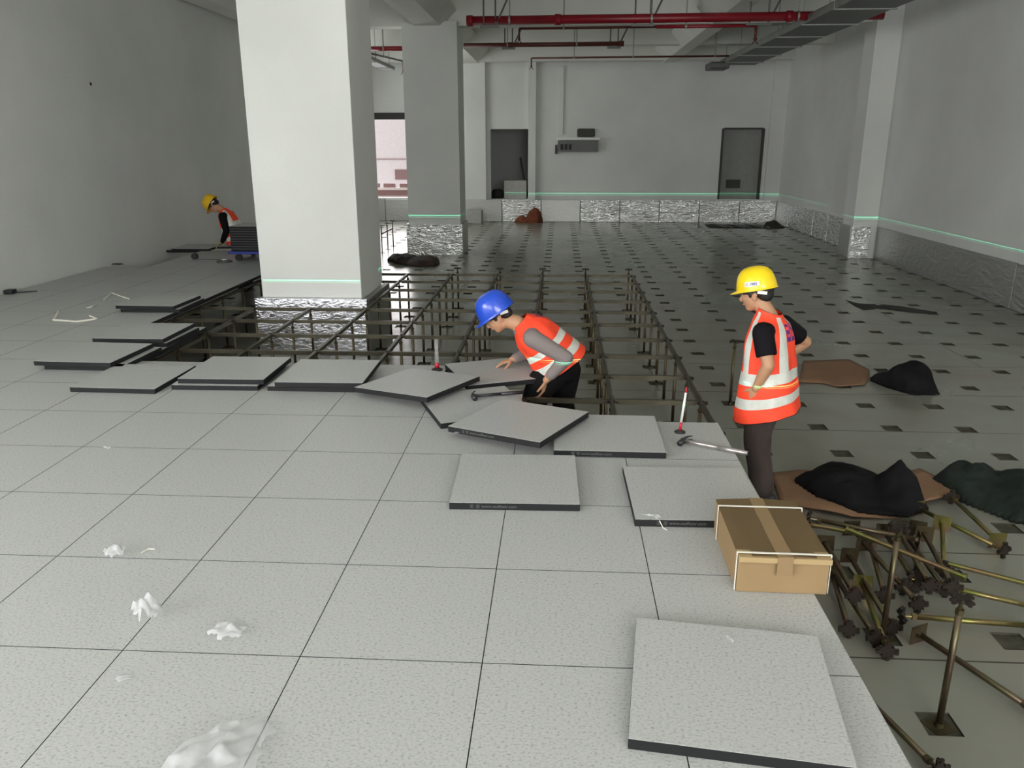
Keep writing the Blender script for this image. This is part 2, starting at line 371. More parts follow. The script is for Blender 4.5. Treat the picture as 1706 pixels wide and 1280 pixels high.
# foil skirting boards, about a metre long each
def foilrun(name, axis, c, a0, a1, step, m, z1=0.0, th=.05, face=-1):
    bm = NB(); a = a0; k = 0
    while a < a1-.02:
        e = min(a+step, a1); h = z1-.012*random.random(); t = th-.012*random.random()
        mi = 0 if not isinstance(m, list) else random.choice(range(len(m)))
        if axis == 'x': box(bm, a+.011, e-.011, min(c, c+face*t), max(c, c+face*t), LOW, h, mi)
        else: box(bm, min(c, c+face*t), max(c, c+face*t), a+.011, e-.011, LOW, h, mi)
        a = e; k += 1
    return struct(mk(name, bm, m, bevel=.006))
foilrun('baseboard_far', 'x', YF-.16, -3.9, XR-.06, 1.18, [M['foil'], M['foil'], M['foil_dull']])
foilrun('baseboard_far_left', 'x', YF, XL, -5.0, .9, M['foil_dull'])
foilrun('baseboard_right_far', 'y', XR, 15.35, YF-.2, 1.15, M['foil'], face=-1)
foilrun('baseboard_pilaster', 'x', 14.7, 4.97, 5.36, .4, M['foil'])
foilrun('baseboard_pilaster_side', 'y', 5.0, 14.66, 15.34, .7, M['foil_dull'])
foilrun('baseboard_right', 'y', XR, -1, 14.62, 5.2, M['foil_smooth'], face=-1)
# ceiling and its beams with sloped haunches
bm = NB(); box(bm, XL-.25, XR+.25, YB-.25, 24, ZC, ZC+.2); struct(mk('ceiling', bm, M['ceiling']))
def beam_y(xc, hw, y0, y1, zb=3.84):
    pr = [(-hw, zb), (hw, zb), (hw+.3, zb+.3), (hw+.3, zb+.34), (hw+.12, ZC), (-hw-.12, ZC), (-hw-.3, zb+.34), (-hw-.3, zb+.3)]
    bm = NB(); A = [bm.verts.new((xc+x, y0, z)) for x, z in pr]; B = [bm.verts.new((xc+x, y1, z)) for x, z in pr]; n = len(pr)
    bm.faces.new(A); bm.faces.new(B[::-1])
    for i in range(n): bm.faces.new((A[i], B[i], B[(i+1) % n], A[(i+1) % n]))
    struct(mk('ceiling_beam', bm, M['ceiling']))
def beam_x(yc, hw, x0, x1, zb=3.86):
    bm = NB(); box(bm, x0, x1, yc-hw, yc+hw, zb, ZC); struct(mk('ceiling_beam', bm, M['ceiling']))
beam_y(-3.63, .25, YB, YF); beam_y(2.08, .16, YB, YF); beam_y(-6.9, .2, YB, YF)
for yc in (6.85, 15.15, 18.9, 22.3): beam_x(yc, .2, XL, XR, 3.9 if yc == 18.9 else 3.86)
# columns
def column(name, x0, x1, y0, y1):
    bm = NB(); box(bm, x0, x1, y0, y1, -.01, 3.92); box(bm, x0+.01, x1-.01, y0+.01, y1-.01, LOW, -.01); c = struct(mk(name, bm, M['plaster'], bevel=.006))
    return c
c1 = column('column', -4.24, -3.13, 6.36, 7.42)
bm = NB(); box(bm, -4.31, -3.06, 6.29, 6.36, LOW, -.012, 0); mk('foil_wrap', bm, M['foil_column'], c1, bevel=.006)
bm = NB(); box(bm, -3.13, -3.06, 6.361, 7.5, LOW, -.03, 0); box(bm, -4.31, -4.24, 6.361, 7.5, LOW, -.03); mk('foil_wrap', bm, M['foil_dull'], c1, bevel=.006)
c2 = column('column', -4.15, -3.05, 14.74, 15.72)
bm = NB(); box(bm, -4.19, -3.01, 14.69, 14.74, LOW, 0); mk('foil_wrap', bm, M['foil'], c2, bevel=.006)
bm = NB(); box(bm, -3.05, -3.01, 14.741, 15.76, LOW, 0); box(bm, -4.19, -4.15, 14.741, 15.76, LOW, 0); mk('foil_wrap', bm, M['foil_dull'], c2)
# outside the bright opening: low block parapet and pale building
t = thing('parapet', 'pale low block parapet outside the bright far opening', 'parapet', (-5.4, YF+1.2, 0))
bm = NB(); box(bm, -1.75, .8, -.1, .1, -.7, .02); box(bm, -1.75, .8, -.1, .1, .20, .28); mk('wall', bm, M['pink_wall'], t)
bm = NB(); box(bm, -1.75, .8, -.08, .08, .02, .20); mk('coping', bm, M['pink_brick'], t)
for k in range(5):
    bm = NB(); box(bm, -1.72+k*.52, -1.34+k*.52, -.07, .07, .28, .40); mk('brick', bm, M['pink_brick'], t)
t = thing('house', 'pale pinkish building seen through the bright far opening', 'building', (-8, YF+9, 0))
bm = NB(); box(bm, -9, 6, 0, .5, -3, 9); mk('wall', bm, M['pink_wall'], t)
bm = NB(); box(bm, -9, 6, -.03, 0, 1.0, 1.03); box(bm, 0.2, 1.4, -.03, 0, .2, .6); mk('ledge', bm, M['pink_brick'], t)
# ------------------------------------------------------------------ pedestals and stringers
def pedestal_parts(root, tube_m, head_m, base_m, h=.60):
    bm = NB(); box(bm, -.048, .048, -.048, .048, 0, .003); tube(bm, (0, 0, .003), (0, 0, .02), .019, .016, 12); mk('base_plate', bm, base_m, root)
    bm = NB(); tube(bm, (0, 0, .004), (0, 0, h-.07), .0135, .0135, 12); mk('tube', bm, tube_m, root, True)
    bm = NB(); tube(bm, (0, 0, h-.075), (0, 0, h-.055), .017, .017, 6); tube(bm, (0, 0, h-.055), (0, 0, h-.01), .008, .008, 8); mk('adjusting_nut', bm, base_m, root)
    bm = NB(); tube(bm, (0, 0, h-.014), (0, 0, h-.004), .030, .030, 12)
    for k in range(4):
        a = k*PI/2; c, s = math.cos(a), math.sin(a)
        bar(bm, (.018*c, .018*s, h-.010), (.048*c, .048*s, h-.010), .030, .010)
        tube(bm, (.040*c, .040*s, h-.022), (.040*c, .040*s, h+.001), .0085, .0085, 8)
        c2, s2 = math.cos(a+PI/4), math.sin(a+PI/4); tube(bm, (.030*c2, .030*s2, h-.016), (.030*c2, .030*s2, h+.002), .006, .006, 6)
    mk('head', bm, head_m, root)
PZ = LOW-.0115
ORD = ['first', 'second', 'third', 'fourth', 'fifth', 'sixth', 'seventh', 'eighth', 'ninth', 'tenth', 'eleventh', 'twelfth', 'thirteenth', 'fourteenth', 'fifteenth']
def inpillar(x, y): return -4.35 < x < -3.02 and 6.25 < y < 7.55
def adj(i, j): return [(i-1, j-1), (i, j-1), (i-1, j), (i, j)]
nodes = []
for i in range(-9, 1):
    for j in range(4, 15):
        if all(c in laid for c in adj(i, j)): continue
        if i < -8 and j < 9: continue
        if inpillar(i*G, j*G): continue
        nodes.append((i, j))
proto = thing('pedestal', 'x', 'pedestal', (0, 0, PZ)); pedestal_parts(proto, M['zinc'], M['hub'], M['zinc_dark'])
first = True
GRP = 'standing pedestals carrying the stringer grid'
for i, j in nodes:
    col = ORD[-i]; lab = 'grid pedestal, %s column from the outer edge, %s row from the near end' % (col, ORD[j-4])
    if first: proto.location = (i*G, j*G, PZ); proto['label'] = lab; proto['group'] = GRP; first = False
    else: dup(proto, (i*G, j*G, PZ), None, lab, GRP)
# bare pedestals that carry nothing yet
bare = [(i, 15, 'bare upright pedestal just beyond the far end of the grid, %s from its outer corner' % ORD[-i]) for i in range(-4, 1)]
bare += [(1, 8, 'lone upright pedestal standing behind the worker in the yellow helmet'),
         (1, 2, 'upright pedestal rising from the pile of loose pedestals beside the carton'),
         (1, 1, 'nearest upright pedestal, standing alone on its dark square cut-out'),
         (-8, 25, 'front upright pedestal of the small frame beside the far column'), (-8, 26, 'middle upright pedestal of the small frame beside the far column'), (-8, 27, 'rear upright pedestal of the small frame beside the far column')]
for i, j, lab in bare: dup(proto, (i*G, j*G, PZ), (0, 0, .2*(i+j) if i == 1 else 0), lab, 'bare pedestals')
# stringers
bm = NB(); box(bm, -.014, .014, -.262, .262, -.016, .016)
for s in (-1, 1): box(bm, -.011, .011, s*.262, s*.285, -.004, .012); tube(bm, (0, s*.272, .010), (0, s*.272, .018), .007, .007, 8)
sme = bpy.data.meshes.new('stringer'); bmesh.ops.recalc_face_normals(bm, faces=bm.faces); bm.to_mesh(sme); bm.free(); sme.materials.append(M['stringer'])
NS = set(nodes); ZS = PZ+.60-.008
def stringer(x, y, rz, label, group='stringers bolted into the grid', z=None):
    o = bpy.data.objects.new('stringer', sme); link(o); o.location = (x, y, ZS if z is None else z); o.rotation_euler = (0, 0, rz); tag(o, label, 'stringer', group)
for i, j in nodes:
    if (i+1, j) in NS: stringer((i+.5)*G, j*G, PI/2, 'crosswise grid stringer, %s row from the near end, %s bay from the outer edge' % (ORD[j-4], ORD[-i-1]))
    if (i, j+1) in NS and (i, j) != (-2, 5): stringer(i*G, (j+.5)*G, 0, 'lengthwise grid stringer, %s line from the outer edge, %s bay from the near end' % (ORD[-i], ORD[j-4]))
for k, wd in ((25.5, 'front'), (26.5, 'rear')): stringer(-8*G, k*G, 0, '%s stringer of the small frame beside the far column' % wd, 'stringers of the small frame', PZ+.42)
# ------------------------------------------------------------------ loose panels
def loose(label, cx, cy, zt, ang, tx=0, ty=0, text=False, side=0, size=.6, mark=None):
    t = thing('floor_panel', label, 'floor panel', (cx, cy, zt), (0, 0, 0), 'loose floor panels lying on the laid floor')
    t.rotation_euler = (Matrix.Rotation(math.radians(ang), 3, 'Z') @ Matrix.Rotation(tx, 3, 'X') @ Matrix.Rotation(ty, 3, 'Y')).to_euler()
    h = size/2; bm = NB(); box(bm, -h, h, -h, h, -.035, -.0016); mk('steel_pan', bm, M['edge'], t, bevel=.001)
    bm = NB(); box(bm, -h+.0008, h-.0008, -h+.0008, h-.0008, -.0016, 0); mk('top_sheet', bm, M['terrazzo'], t)
    if text:
        text_mesh('edge_print', 'www.xsdfloor.com', .021, M['text_grey'], t, Matrix.Translation((-.07, -h-.0004, -.018)) @ Matrix.Rotation(PI/2, 4, 'X'))
        bm = NB(); 
        for q in (0, 1):
            x0 = -.205+q*.028
            box(bm, x0, x0+.018, -h-.0006, -h, -.012, -.010); box(bm, x0, x0+.018, -h-.0006, -h, -.018, -.016); box(bm, x0, x0+.018, -h-.0006, -h, -.026, -.024); box(bm, x0+.008, x0+.010, -h-.0006, -h, -.026, -.010)
        mk('edge_logo', bm, M['text_grey'], t)
    return t
loose('large pale panel lying askew at the front of the floor, one corner over the seam', -.425, -.099, .0352, -7.2)
loose('pale panel lying square in the middle of the laid floor, black printed edge facing forward', -1.165, 1.43, .0352, 1.2, text=True)
loose('pale panel lying partly under the taped carton', -.326, 1.305, .0352, 1.0, text=True)
loose('pale panel lying square beside the hammer with the metal handle', -.683, 2.105, .0352, -.4, text=True)
loose('tilted pale panel on top of two others below the blue helmeted worker', -1.186, 2.185, .0775, -27.5, -.005, -.030, text=True)
loose('turned pale panel carrying the dark claw hammer', -1.49, 2.587, .0352, 22.6)
loose('tilted pale panel overlapping the one that carries the dark hammer', -1.908, 2.907, .0775, -27.8, -.019, -.045)
loose('turned pale panel pushed over the floor edge in front of the stooping worker', -1.42, 3.36, .0352, 23)
loose('upper panel of the pair lying next to the clear suction tube', -2.583, 3.165, .0715, .8)
loose('lower panel of the pair lying next to the clear suction tube', -2.64, 3.185, .0352, -.3)
loose('upper panel of the middle pair by the near column', -3.277, 3.212, .0715, .5)
loose('lower panel of the middle pair by the near column', -3.312, 3.18, .0352, .8)
loose('single pale panel between two pairs near the dark opening', -3.965, 3.08, .0352, -1.5)
loose('upper panel of the pair nearest the wall at the stepped floor edge', -4.545, 3.59, .0715, -2)
loose('lower panel of the pair nearest the wall at the stepped floor edge', -4.49, 3.62, .0352, -1)
loose('upper panel of the pair before the dark opening and behind two other pairs', -4.53, 4.33, .0715, .5)
loose('lower panel of the pair before the dark opening and behind two other pairs', -4.50, 4.35, .0352, -1)
loose('upper panel of the pair closest to the white plastic strips', -5.08, 5.70, .0715, -1)
loose('lower panel of the pair closest to the white plastic strips', -5.05, 5.72, .0352, 1)
loose('pale panel laid across the trench by the wall, dark front edge', -6.78, 10.42, .0352, 2)
loose('pale panel being set by the kneeling worker at the far wall', -6.25, 10.75, .036, 10)
# ------------------------------------------------------------------ carton
t = thing('carton', 'brown taped carton with white straps lying on the floor edge', 'box', (-.12, .73, 0), (0, 0, math.radians(-.8)))
bm = NB(); a, b, h = .166, .248, .152
box(bm, -a, a, -b, b, 0, h-.004); mk('body', bm, M['card'], t, bevel=.004)
bm = NB()
for s in (-1, 1):
    vs_ = [bm.verts.new(p) for p in ((s*.001, -b-.002, h+.006), (s*(a+.002), -b-.002, h-.004), (s*(a+.002), b+.002, h-.004), (s*.001, b+.002, h+.006))]
    f = bm.faces.new(vs_)
r = bmesh.ops.solidify(bm, geom=bm.faces[:], thickness=.004)
mk('top_flap', bm, M['card'], t)
bm = NB(); box(bm, -a-.001, a+.004, -b-.014, -b+.05, h-.022, h-.001); mk('front_flap', bm, mat('cardboard_pale', S(164, 140, 100), .8), t, bevel=.002)
bm = NB(); box(bm, -.028, .028, -b-.016, b+.003, h+.0045, h+.0065); box(bm, -.028, .028, -b-.016, -b-.0145, h-.07, h+.0045); mk('packing_tape', bm, mat('packing_tape', S(136, 112, 79), .7), t)
for y in (-b+.012, b-.085):
    bm = NB(); box(bm, -a-.004, a+.006, y-.0045, y+.0045, h+.006, h+.0085); box(bm, -a-.006, -a-.0035, y-.0045, y+.0045, .002, h+.007); box(bm, a+.004, a+.0065, y-.0045, y+.0045, .002, h+.007)
    mk('strap', bm, M['strap'], t)
# ------------------------------------------------------------------ flat cardboard, bags, cloths
def sheet_thing(name, label, cat, pts, m, z0=LOW, th=.006, wav=.012, sub=4, seed=0, group=None):
    bm = NB(); vs_ = [bm.verts.new((x, y, 0)) for x, y in pts]; bm.faces.new(vs_)
    bmesh.ops.triangulate(bm, faces=bm.faces[:]); bmesh.ops.subdivide_edges(bm, edges=bm.edges[:], cuts=sub, use_grid_fill=True)
    bmesh.ops.triangulate(bm, faces=bm.faces[:])
    for v in bm.verts: v.co.z = z0+.004+wav*(1+noise.noise(Vector((v.co.x*3+seed, v.co.y*3, 0))))
    bmesh.ops.recalc_face_normals(bm, faces=bm.faces)
    o = mk(name, bm, m, smooth=True); s = o.modifiers.new('thick', 'SOLIDIFY'); s.thickness = th; s.offset = 1
    return tag(o, label, cat, group)
P2 = lambda lst, z=LOW: [tuple(on(x, y, z)[:2]) for x, y in lst]
sheet_thing('cardboard_sheet', 'brown flat cardboard lying behind the worker in the yellow helmet', 'cardboard', P2([(1338, 603), (1415, 601), (1448, 618), (1449, 632), (1440, 643), (1395, 646), (1372, 640), (1330, 639)]), M['card_flat'], seed=1)
sheet_thing('cardboard_sheet', 'large brown cardboard under the peaked black bag, behind the carton', 'cardboard', P2([(1282, 790), (1330, 786), (1500, 800), (1545, 848), (1500, 866), (1420, 868), (1345, 852), (1300, 838)]), M['card_flat'], wav=.02, seed=2)
sheet_thing('cardboard_sheet', 'pointed brown cardboard between the two large black bags', 'cardboard', P2([(1498, 800), (1530, 791), (1602, 824), (1570, 838), (1528, 848), (1512, 830)]), M['card_flat'], seed=3, z0=LOW+.03)
def heap(name, label, cat, foot, peaks, m, z0=LOW, seed=0, n=56, amp=.03, base=.03):
    xs = [p[0] for p in foot]; ys = [p[1] for p in foot]; x0, x1, y0, y1 = min(xs), max(xs), min(ys), max(ys)
    def inside(x, y):
        c = False; k = len(foot)
        for a in range(k):
            (xa, ya), (xb, yb) = foot[a], foot[(a+1) % k]
            if (ya > y) != (yb > y) and x < (xb-xa)*(y-ya)/(yb-ya)+xa: c = not c
        return c
    def dist(x, y):
        d = 9; k = len(foot)
        for a in range(k):
            A = Vector(foot[a]); B = Vector(foot[(a+1) % k]); Pq = Vector((x, y)); tt = max(0, min(1, (Pq-A).dot(B-A)/max(1e-9, (B-A).length_squared)))
            d = min(d, (Pq-(A+(B-A)*tt)).length)
        return d
    bm = NB(); grid = {}
    for a in range(n+1):
        for b in range(n+1):
            x = x0+(x1-x0)*a/n; y = y0+(y1-y0)*b/n
            if not inside(x, y): continue
            d = dist(x, y); e = min(1, d/.07)**.55
            z = base
            for px, py, ph, pr in peaks:
                q = math.hypot(x-px, y-py)/pr
                z = max(z, ph*max(0, 1-q)**1.0 if pr < .26 else ph*max(0, 1-q*q))
            fold = abs(noise.noise(Vector((x*5+seed, y*5, 0))))+.3*abs(noise.noise(Vector((x*14+seed, y*14, 3))))
            z = z*e*(.90+.22*fold)+amp*fold*e
            grid[a, b] = bm.verts.new((x, y, z0+.004+max(0, z)))
    for (a, b), v in grid.items():
        q = [grid.get((a, b)), grid.get((a+1, b)), grid.get((a+1, b+1)), grid.get((a, b+1))]
        if all(q): bm.faces.new(q)
        elif q[0] and q[1] and q[3]: bm.faces.new((q[0], q[1], q[3]))
    be = [e for e in bm.edges if e.is_boundary]
    r = bmesh.ops.extrude_edge_only(bm, edges=be); 
    for v in [g for g in r['geom'] if isinstance(g, bmesh.types.BMVert)]: v.co.z = z0+.001
    lo = [e for e in bm.edges if e.is_boundary]
    bmesh.ops.holes_fill(bm, edges=lo, sides=0)
    o = mk(name, bm, m, smooth=True); return tag(o, label, cat)
heap('black_bag', 'crumpled black bag on the far brown cardboard behind the standing worker', 'bag', P2([(1445, 622), (1460, 612), (1500, 622), (1560, 652), (1545, 660), (1500, 666), (1462, 650)]) and [(2.12, 5.60), (2.20, 5.36), (2.36, 5.12), (2.62, 5.16), (2.66, 5.34), (2.55, 5.62), (2.36, 5.74)], [(2.45, 5.42, .26, .28), (2.2, 5.5, .10, .3)], M['blackbag'], seed=4)
heap('black_bag', 'crumpled black bag with a sharp peak on the cardboard behind the carton', 'bag', [(.66, 2.98), (.74, 2.72), (.93, 2.50), (1.22, 2.44), (1.40, 2.56), (1.42, 2.85), (1.25, 3.0), (1.0, 3.05), (.82, 3.12)], [(1.24, 2.70, .30, .25), (.98, 2.84, .17, .34), (.76, 2.93, .09, .2)], M['blackbag'], z0=LOW+.028, seed=9, amp=.02)
heap('black_bag', 'long low black bag heap at the edge by the loose pedestals', 'bag', [(1.60, 3.05), (1.66, 2.78), (1.86, 2.46), (2.15, 2.36), (2.7, 2.6), (2.8, 3.1), (2.3, 3.3), (1.9, 3.28)], [(1.84, 2.98, .16, .36), (2.2, 2.75, .17, .5), (2.5, 2.9, .14, .4)], M['blackbag_green'], seed=14)
heap('dark_sheet', 'dark brown sheet crumpled on the foil floor before the far column', 'sheet', [(-4.45, 13.75), (-4.2, 13.35), (-3.7, 12.95), (-3.35, 13.0), (-3.3, 13.5), (-3.7, 13.9), (-4.3, 14.05)], [(-4.1, 13.6, .16, .5), (-3.6, 13.4, .14, .45)], M['brown_sheet'], seed=20, n=36)
heap('rust_sack', 'reddish brown sack lying against the foil skirting of the far wall', 'sack', [(-2.35, 22.1), (-2.1, 21.95), (-1.6, 21.95), (-1.45, 22.15), (-1.6, 22.33), (-2.2, 22.33)], [(-1.72, 22.15, .42, .3), (-2.1, 22.12, .2, .3)], M['rust'], seed=25, n=30)
heap('green_cloth', 'dark green cloth lying at the far right end of the stacked bars', 'cloth', [(4.75, 20.95), (5.2, 20.7), (5.35, 20.9), (5.3, 21.5), (4.9, 21.6)], [(5.05, 21.2, .16, .3)], M['green_cloth'], seed=28, n=26)
# bars stacked on the floor at the far right
for k in range(9):
    bm = NB(); x = 3.5+k*.17; bar(bm, (x, 20.75, LOW+.021), (x-.12, 21.6, LOW+.021), .03, .022)
    tag(mk('metal_bar', bm, M['galv'] if k % 3 else M['frame_dark']), 'bar on the black sheet by the far corner, %s from the column side' % ORD[k], 'bar', 'bars on the black sheet')
sheet_thing('black_sheet', 'black sheet lying under the row of bars at the far right corner', 'sheet', [(3.2, 20.7), (5.2, 20.6), (5.25, 21.7), (3.25, 21.8)], M['net'], wav=.001, th=.002, seed=5)
# dark netting on the floor, mid right
sheet_thing('dark_netting', 'dark netting strip lying flat on the sheeting near the long wall', 'netting', P2([(1452, 513), (1470, 508), (1505, 512), (1562, 521), (1556, 524), (1520, 521), (1480, 516)]), M['net'], wav=.004, th=.002, seed=6)
sheet_thing('dark_netting', 'small dark netting scrap lying beside the longer netting strip', 'netting', P2([(1408, 500), (1428, 506), (1450, 508), (1462, 514), (1440, 517), (1425, 510)]), M['net'], wav=.004, th=.002, seed=7)
# far wall odds
bm = NB(); box(bm, -3.72, -3.28, 21.7, 22.2, LOW, LOW+.38); tag(mk('grey_box', bm, M['greybox'], bevel=.01), 'grey box on the slab at the left end of the far skirting', 'box')
bm = NB(); box(bm, -2.69, -2.0, YF+.28, YF+.74, 0.0, .54); tag(mk('white_box', bm, M['greybox'], bevel=.012), 'pale square box standing in the dark doorway', 'box')
bm = NB(); bar(bm, (-2.0, YF+1.0, .02), (-2.22, YF+.95, 1.2), .12, .04); tag(mk('plank', bm, M['frame_dark']), 'dark board leaning inside the dark doorway', 'board')
bm = NB(); lathe(bm, [(.0, .0), (.17, 0), (.2, .12), (.16, .24), (.1, .27), (0, .27)], 20); o = tag(mk('dark_bucket', bm, M['rubber'], smooth=True), 'dark bucket on the sill of the dark doorway', 'bucket'); o.location = (-2.90, YF+.48, 0)
# distribution box and conduit on far wall
t = thing('distribution_box', 'open grey distribution box with a light lid edge high on the far wall', 'electrical box', (-.48, YF, 1.38))
bm = NB(); box(bm, -.58, .6, -.16, 0, 0, .32); mk('body', bm, M['galv_dark'], t, bevel=.006)
bm = NB(); box(bm, -.62, .64, -.24, 0, .345, .40); mk('lid', bm, mat('pale_lid', (.9, .9, .86), .5), t)
for k in range(3):
    bm = NB(); box(bm, -.5+k*.12, -.42+k*.12, -.175, -.161, .06, .22); mk('breaker', bm, M['rubber'], t)
bm = NB(); box(bm, -.66, -.6, -.1, 0, -.06, .2); mk('side_box', bm, M['frame_dark'], t)
bm = NB(); box(bm, -.02, .5, -.1, -.003, .42, .66); mk('cable_cover', bm, M['frame_dark'], t, bevel=.04)
bm = NB(); box(bm, -1.06, -.92, YF-.06, YF, 1.86, 3.74); o = tag(mk('cable_duct', bm, M['plaster'], bevel=.004), 'tall flat cable duct rising above the distribution box', 'duct')
# wall hole on the left
bm = NB(); p = atX(151, 140, XL); tube(bm, (XL-.01, p.y, p.z), (XL+.004, p.y, p.z), .022, .022, 10); tag(mk('wall_plug', bm, M['rubber']), 'tiny dark plug in the long wall, high above the floor', 'plug')
# ------------------------------------------------------------------ pipes and tray under the ceiling
def pipe(name, label, p, q, r, m, drops=(), couplings=(), hang=(), drop=.25):
    t = thing(name, label, 'pipe', p); P0 = Vector(p); d = (Vector(q)-P0); L = d.length; u = d.normalized()
    bm = NB(); tube(bm, (0, 0, 0), d, r, r, 20); mk('pipe', bm, m, t, True)
    for s in couplings:
        bm = NB(); c = u*(s*L); tube(bm, c-u*.05, c+u*.05, r*1.22, r*1.22, 20); tube(bm, c+Vector((0, -r*1.3, 0)), c+Vector((0, r*1.3, 0)), .02, .02, 8); mk('coupling', bm, m, t, True)
    for s in drops:
        bm = NB(); c = u*(s*L); tube(bm, c, c-Vector((0, 0, drop)), r*.8, r*.8, 10); tube(bm, c-Vector((0, 0, drop)), c-Vector((0, 0, drop+.03)), r*1.3, r*.9, 10)
        for a in (-1, 1): tube(bm, c-Vector((0, 0, drop+.03)), c+Vector((a*.05, 0, -drop-.09)), .008, .008, 6)
        mk('sprinkler', bm, M['darkred'], t, True)
    for s in hang:
        bm = NB(); c = u*(s*L); tube(bm, c+Vector((0, 0, r)), c+Vector((0, 0, ZC-P0.z)), .011, .011, 8); lathe(bm, [(r*1.15, -.015), (r*1.15, .015)], 20, Matrix.Translation(c) @ frame_z(u)); mk('hanger', bm, M['rod'], t)
    PIPES[label] = t; return t
PIPES = {}
pipe('fire_pipe', 'thick red fire main running across under the ceiling', (-2.54, 12.4, 3.60), (4.2, 12.2, 3.60), .072, M['redpipe'], couplings=(.0, .22, .78, .86), hang=(.1, .45, .8))
pipe('branch_pipe', 'thin red sprinkler pipe directly under the fire main', (-1.75, 13.3, 3.585), (.9, 13.2, 3.585), .022, M['darkred'], drops=(0,), hang=(.3,), drop=.16)
pipe('branch_pipe', 'thin red pipe continuing beside the fire main towards the tray', (.6, 12.55, 3.50), (2.25, 12.5, 3.50), .03, M['redpipe'], drops=(1,), hang=(.3,), drop=.2)
pipe('branch_pipe', 'dark red pipe behind the fire main, reaching half across the room', (-3.05, 15.9, 3.60), (.25, 15.8, 3.60), .045, M['darkred'], couplings=(.3, 1), hang=(.28, .72))
pipe('branch_pipe', 'thin dark pipe closest to the far wall under the ceiling', (-1.72, 18.6, 3.60), (2.97, 18.4, 3.60), .022, M['darkred'], drops=(0,), hang=(.22, .52, .93), drop=.17)
pipe('branch_pipe', 'short red pipe seen between the two columns', (-5.3, 16.35, 3.60), (-4.2, 16.35, 3.60), .05, M['redpipe'], couplings=(0.05,), hang=(.4,))
pipe('branch_pipe', 'thin slanting pipe seen between the two columns under the red one', (-5.3, 15.2, 3.48), (-4.68, 17.6, 3.46), .022, M['galv_dark'], drops=(1,), hang=(.6,), drop=.2)
def tray(label, x0, x1, y0, y1, z, h=.11):
    t = thing('cable_tray', label, 'cable tray', ((x0+x1)/2, y0, z)); W = (x1-x0)/2; L = y1-y0
    bm = NB(); box(bm, -W, W, 0, L, 0, .006); mk('tray_base', bm, M['galv_dark'], t)
    for s in (-1, 1):
        bm = NB(); box(bm, s*W-.004, s*W+.004, 0, L, 0, h); box(bm, s*W-.02, s*W+.02, 0, L, h-.004, h); mk('side_rail', bm, M['galv'], t)
    k = 0; y = .8
    while y < L:
        bm = NB(); box(bm, -W-.03, W+.03, y-.015, y+.015, -.02, 0)
        for s in (-1, 1): tube(bm, (s*(W+.02), y, -.02), (s*(W+.02), y, ZC-z), .007, .007, 6)
        mk('hanger', bm, M['rod'], t); y += 1.6
    bm = NB()
    for c in range(6): polytube(bm, [(-W*.7+c*W*.25+.02*math.sin(yy*1.7+c), yy, .03) for yy in [i*1.0 for i in range(int(L)+1)]], .016, 6)
    mk('cables', bm, M['rubber'], t)
    return t
tray('wide galvanised cable tray hanging along the long wall', 3.0, 3.85, 2.0, 19.6, 3.5)
bm = NB(); box(bm, 2.62, 3.1, 18.9, 19.6, 3.36, 3.52); tag(mk('tray_end_box', bm, M['galv_dark'], bevel=.03), 'dark box at the far end of the wide cable tray', 'box')
tray('narrow cable tray seen between the two columns', -5.75, -5.45, 12.5, 20.5, 3.5, .08)
def trap(label, x, y, zt, wdt):
    t = PIPES[label]; o = Vector((x, y, zt))-t.location; bm = NB()
    for q in (-1, 1): tube(bm, o+Vector((q*wdt/2, 0, 0)), o+Vector((q*wdt/2, 0, ZC-zt)), .014, .014, 8)
    bar(bm, o+Vector((-wdt/2-.06, 0, 0)), o+Vector((wdt/2+.06, 0, 0)), .04, .04)
    tube(bm, o+Vector((wdt/2, 0, .0)), o+Vector((wdt/2+.45, .0, ZC-zt)), .016, .016, 8); mk('bracket', bm, M['galv_dark'], t)
FP = 'thick red fire main running across under the ceiling'; BP = 'dark red pipe behind the fire main, reaching half across the room'
for x, w_ in ((-2.2, .2), (.35, .25), (2.25, .3)): trap(FP, x, 12.33, 3.50, w_)
for x in (.1, -2.1): trap(BP, x, 15.85, 3.53, .16)
# ------------------------------------------------------------------ loose pedestals in the pile
def lying(head_px, base_px, label, zh=.05, zb=.052, m='zinc', roll=0, L=.60, kind='pedestal'):
    hp = on(*head_px, LOW+zh); bp = on(*base_px, LOW+zb); d = (hp-bp).normalized()
    t = thing('pedestal', label, 'pedestal', bp, (0, 0, 0), 'loose pedestals in the pile'); L2 = L if L else (hp-bp).length
    q = d.to_track_quat('Z', 'Y'); t.rotation_mode = 'QUATERNION'
    from mathutils import Quaternion
    t.rotation_quaternion = q @ Quaternion((0, 0, 1), roll)
    pedestal_parts(t, M[m], M['hub'], M['zinc_green'] if m == 'zinc_green' else M['zinc_dark'] if m != 'zinc' else M['zinc'], L2); return t
lying((1487, 1108), (1437, 972), 'loose pedestal in front of the pile, its dark head pointing at the viewer', .045, .052, 'zinc_green')
lying((1403, 1012), (1383, 945), 'loose pedestal with its head close to the carton corner', .045, .05)
lying((1434, 1024), (1388, 955), 'loose pedestal lying next to the one by the carton corner', .06, .06)
lying((1540, 1018), (1440, 905), 'loose pedestal whose head lies behind the front upright pedestal', .05, .08)
lying((1528, 975), (1473, 885), 'loose pedestal in the middle of the pile, under the bright bar', .045, .06)
lying((1562, 965), (1508, 890), 'loose pedestal in the middle of the pile, beside the plate stood on edge', .045, .06)
lying((1478, 1005), (1447, 900), 'loose pedestal lying behind the upright one in the pile', .045, .06, 'zinc')
lying((1607, 985), (1735, 1014), 'green tinted pedestal behind the front upright one, pointing out of view', .06, .05, 'zinc_green')
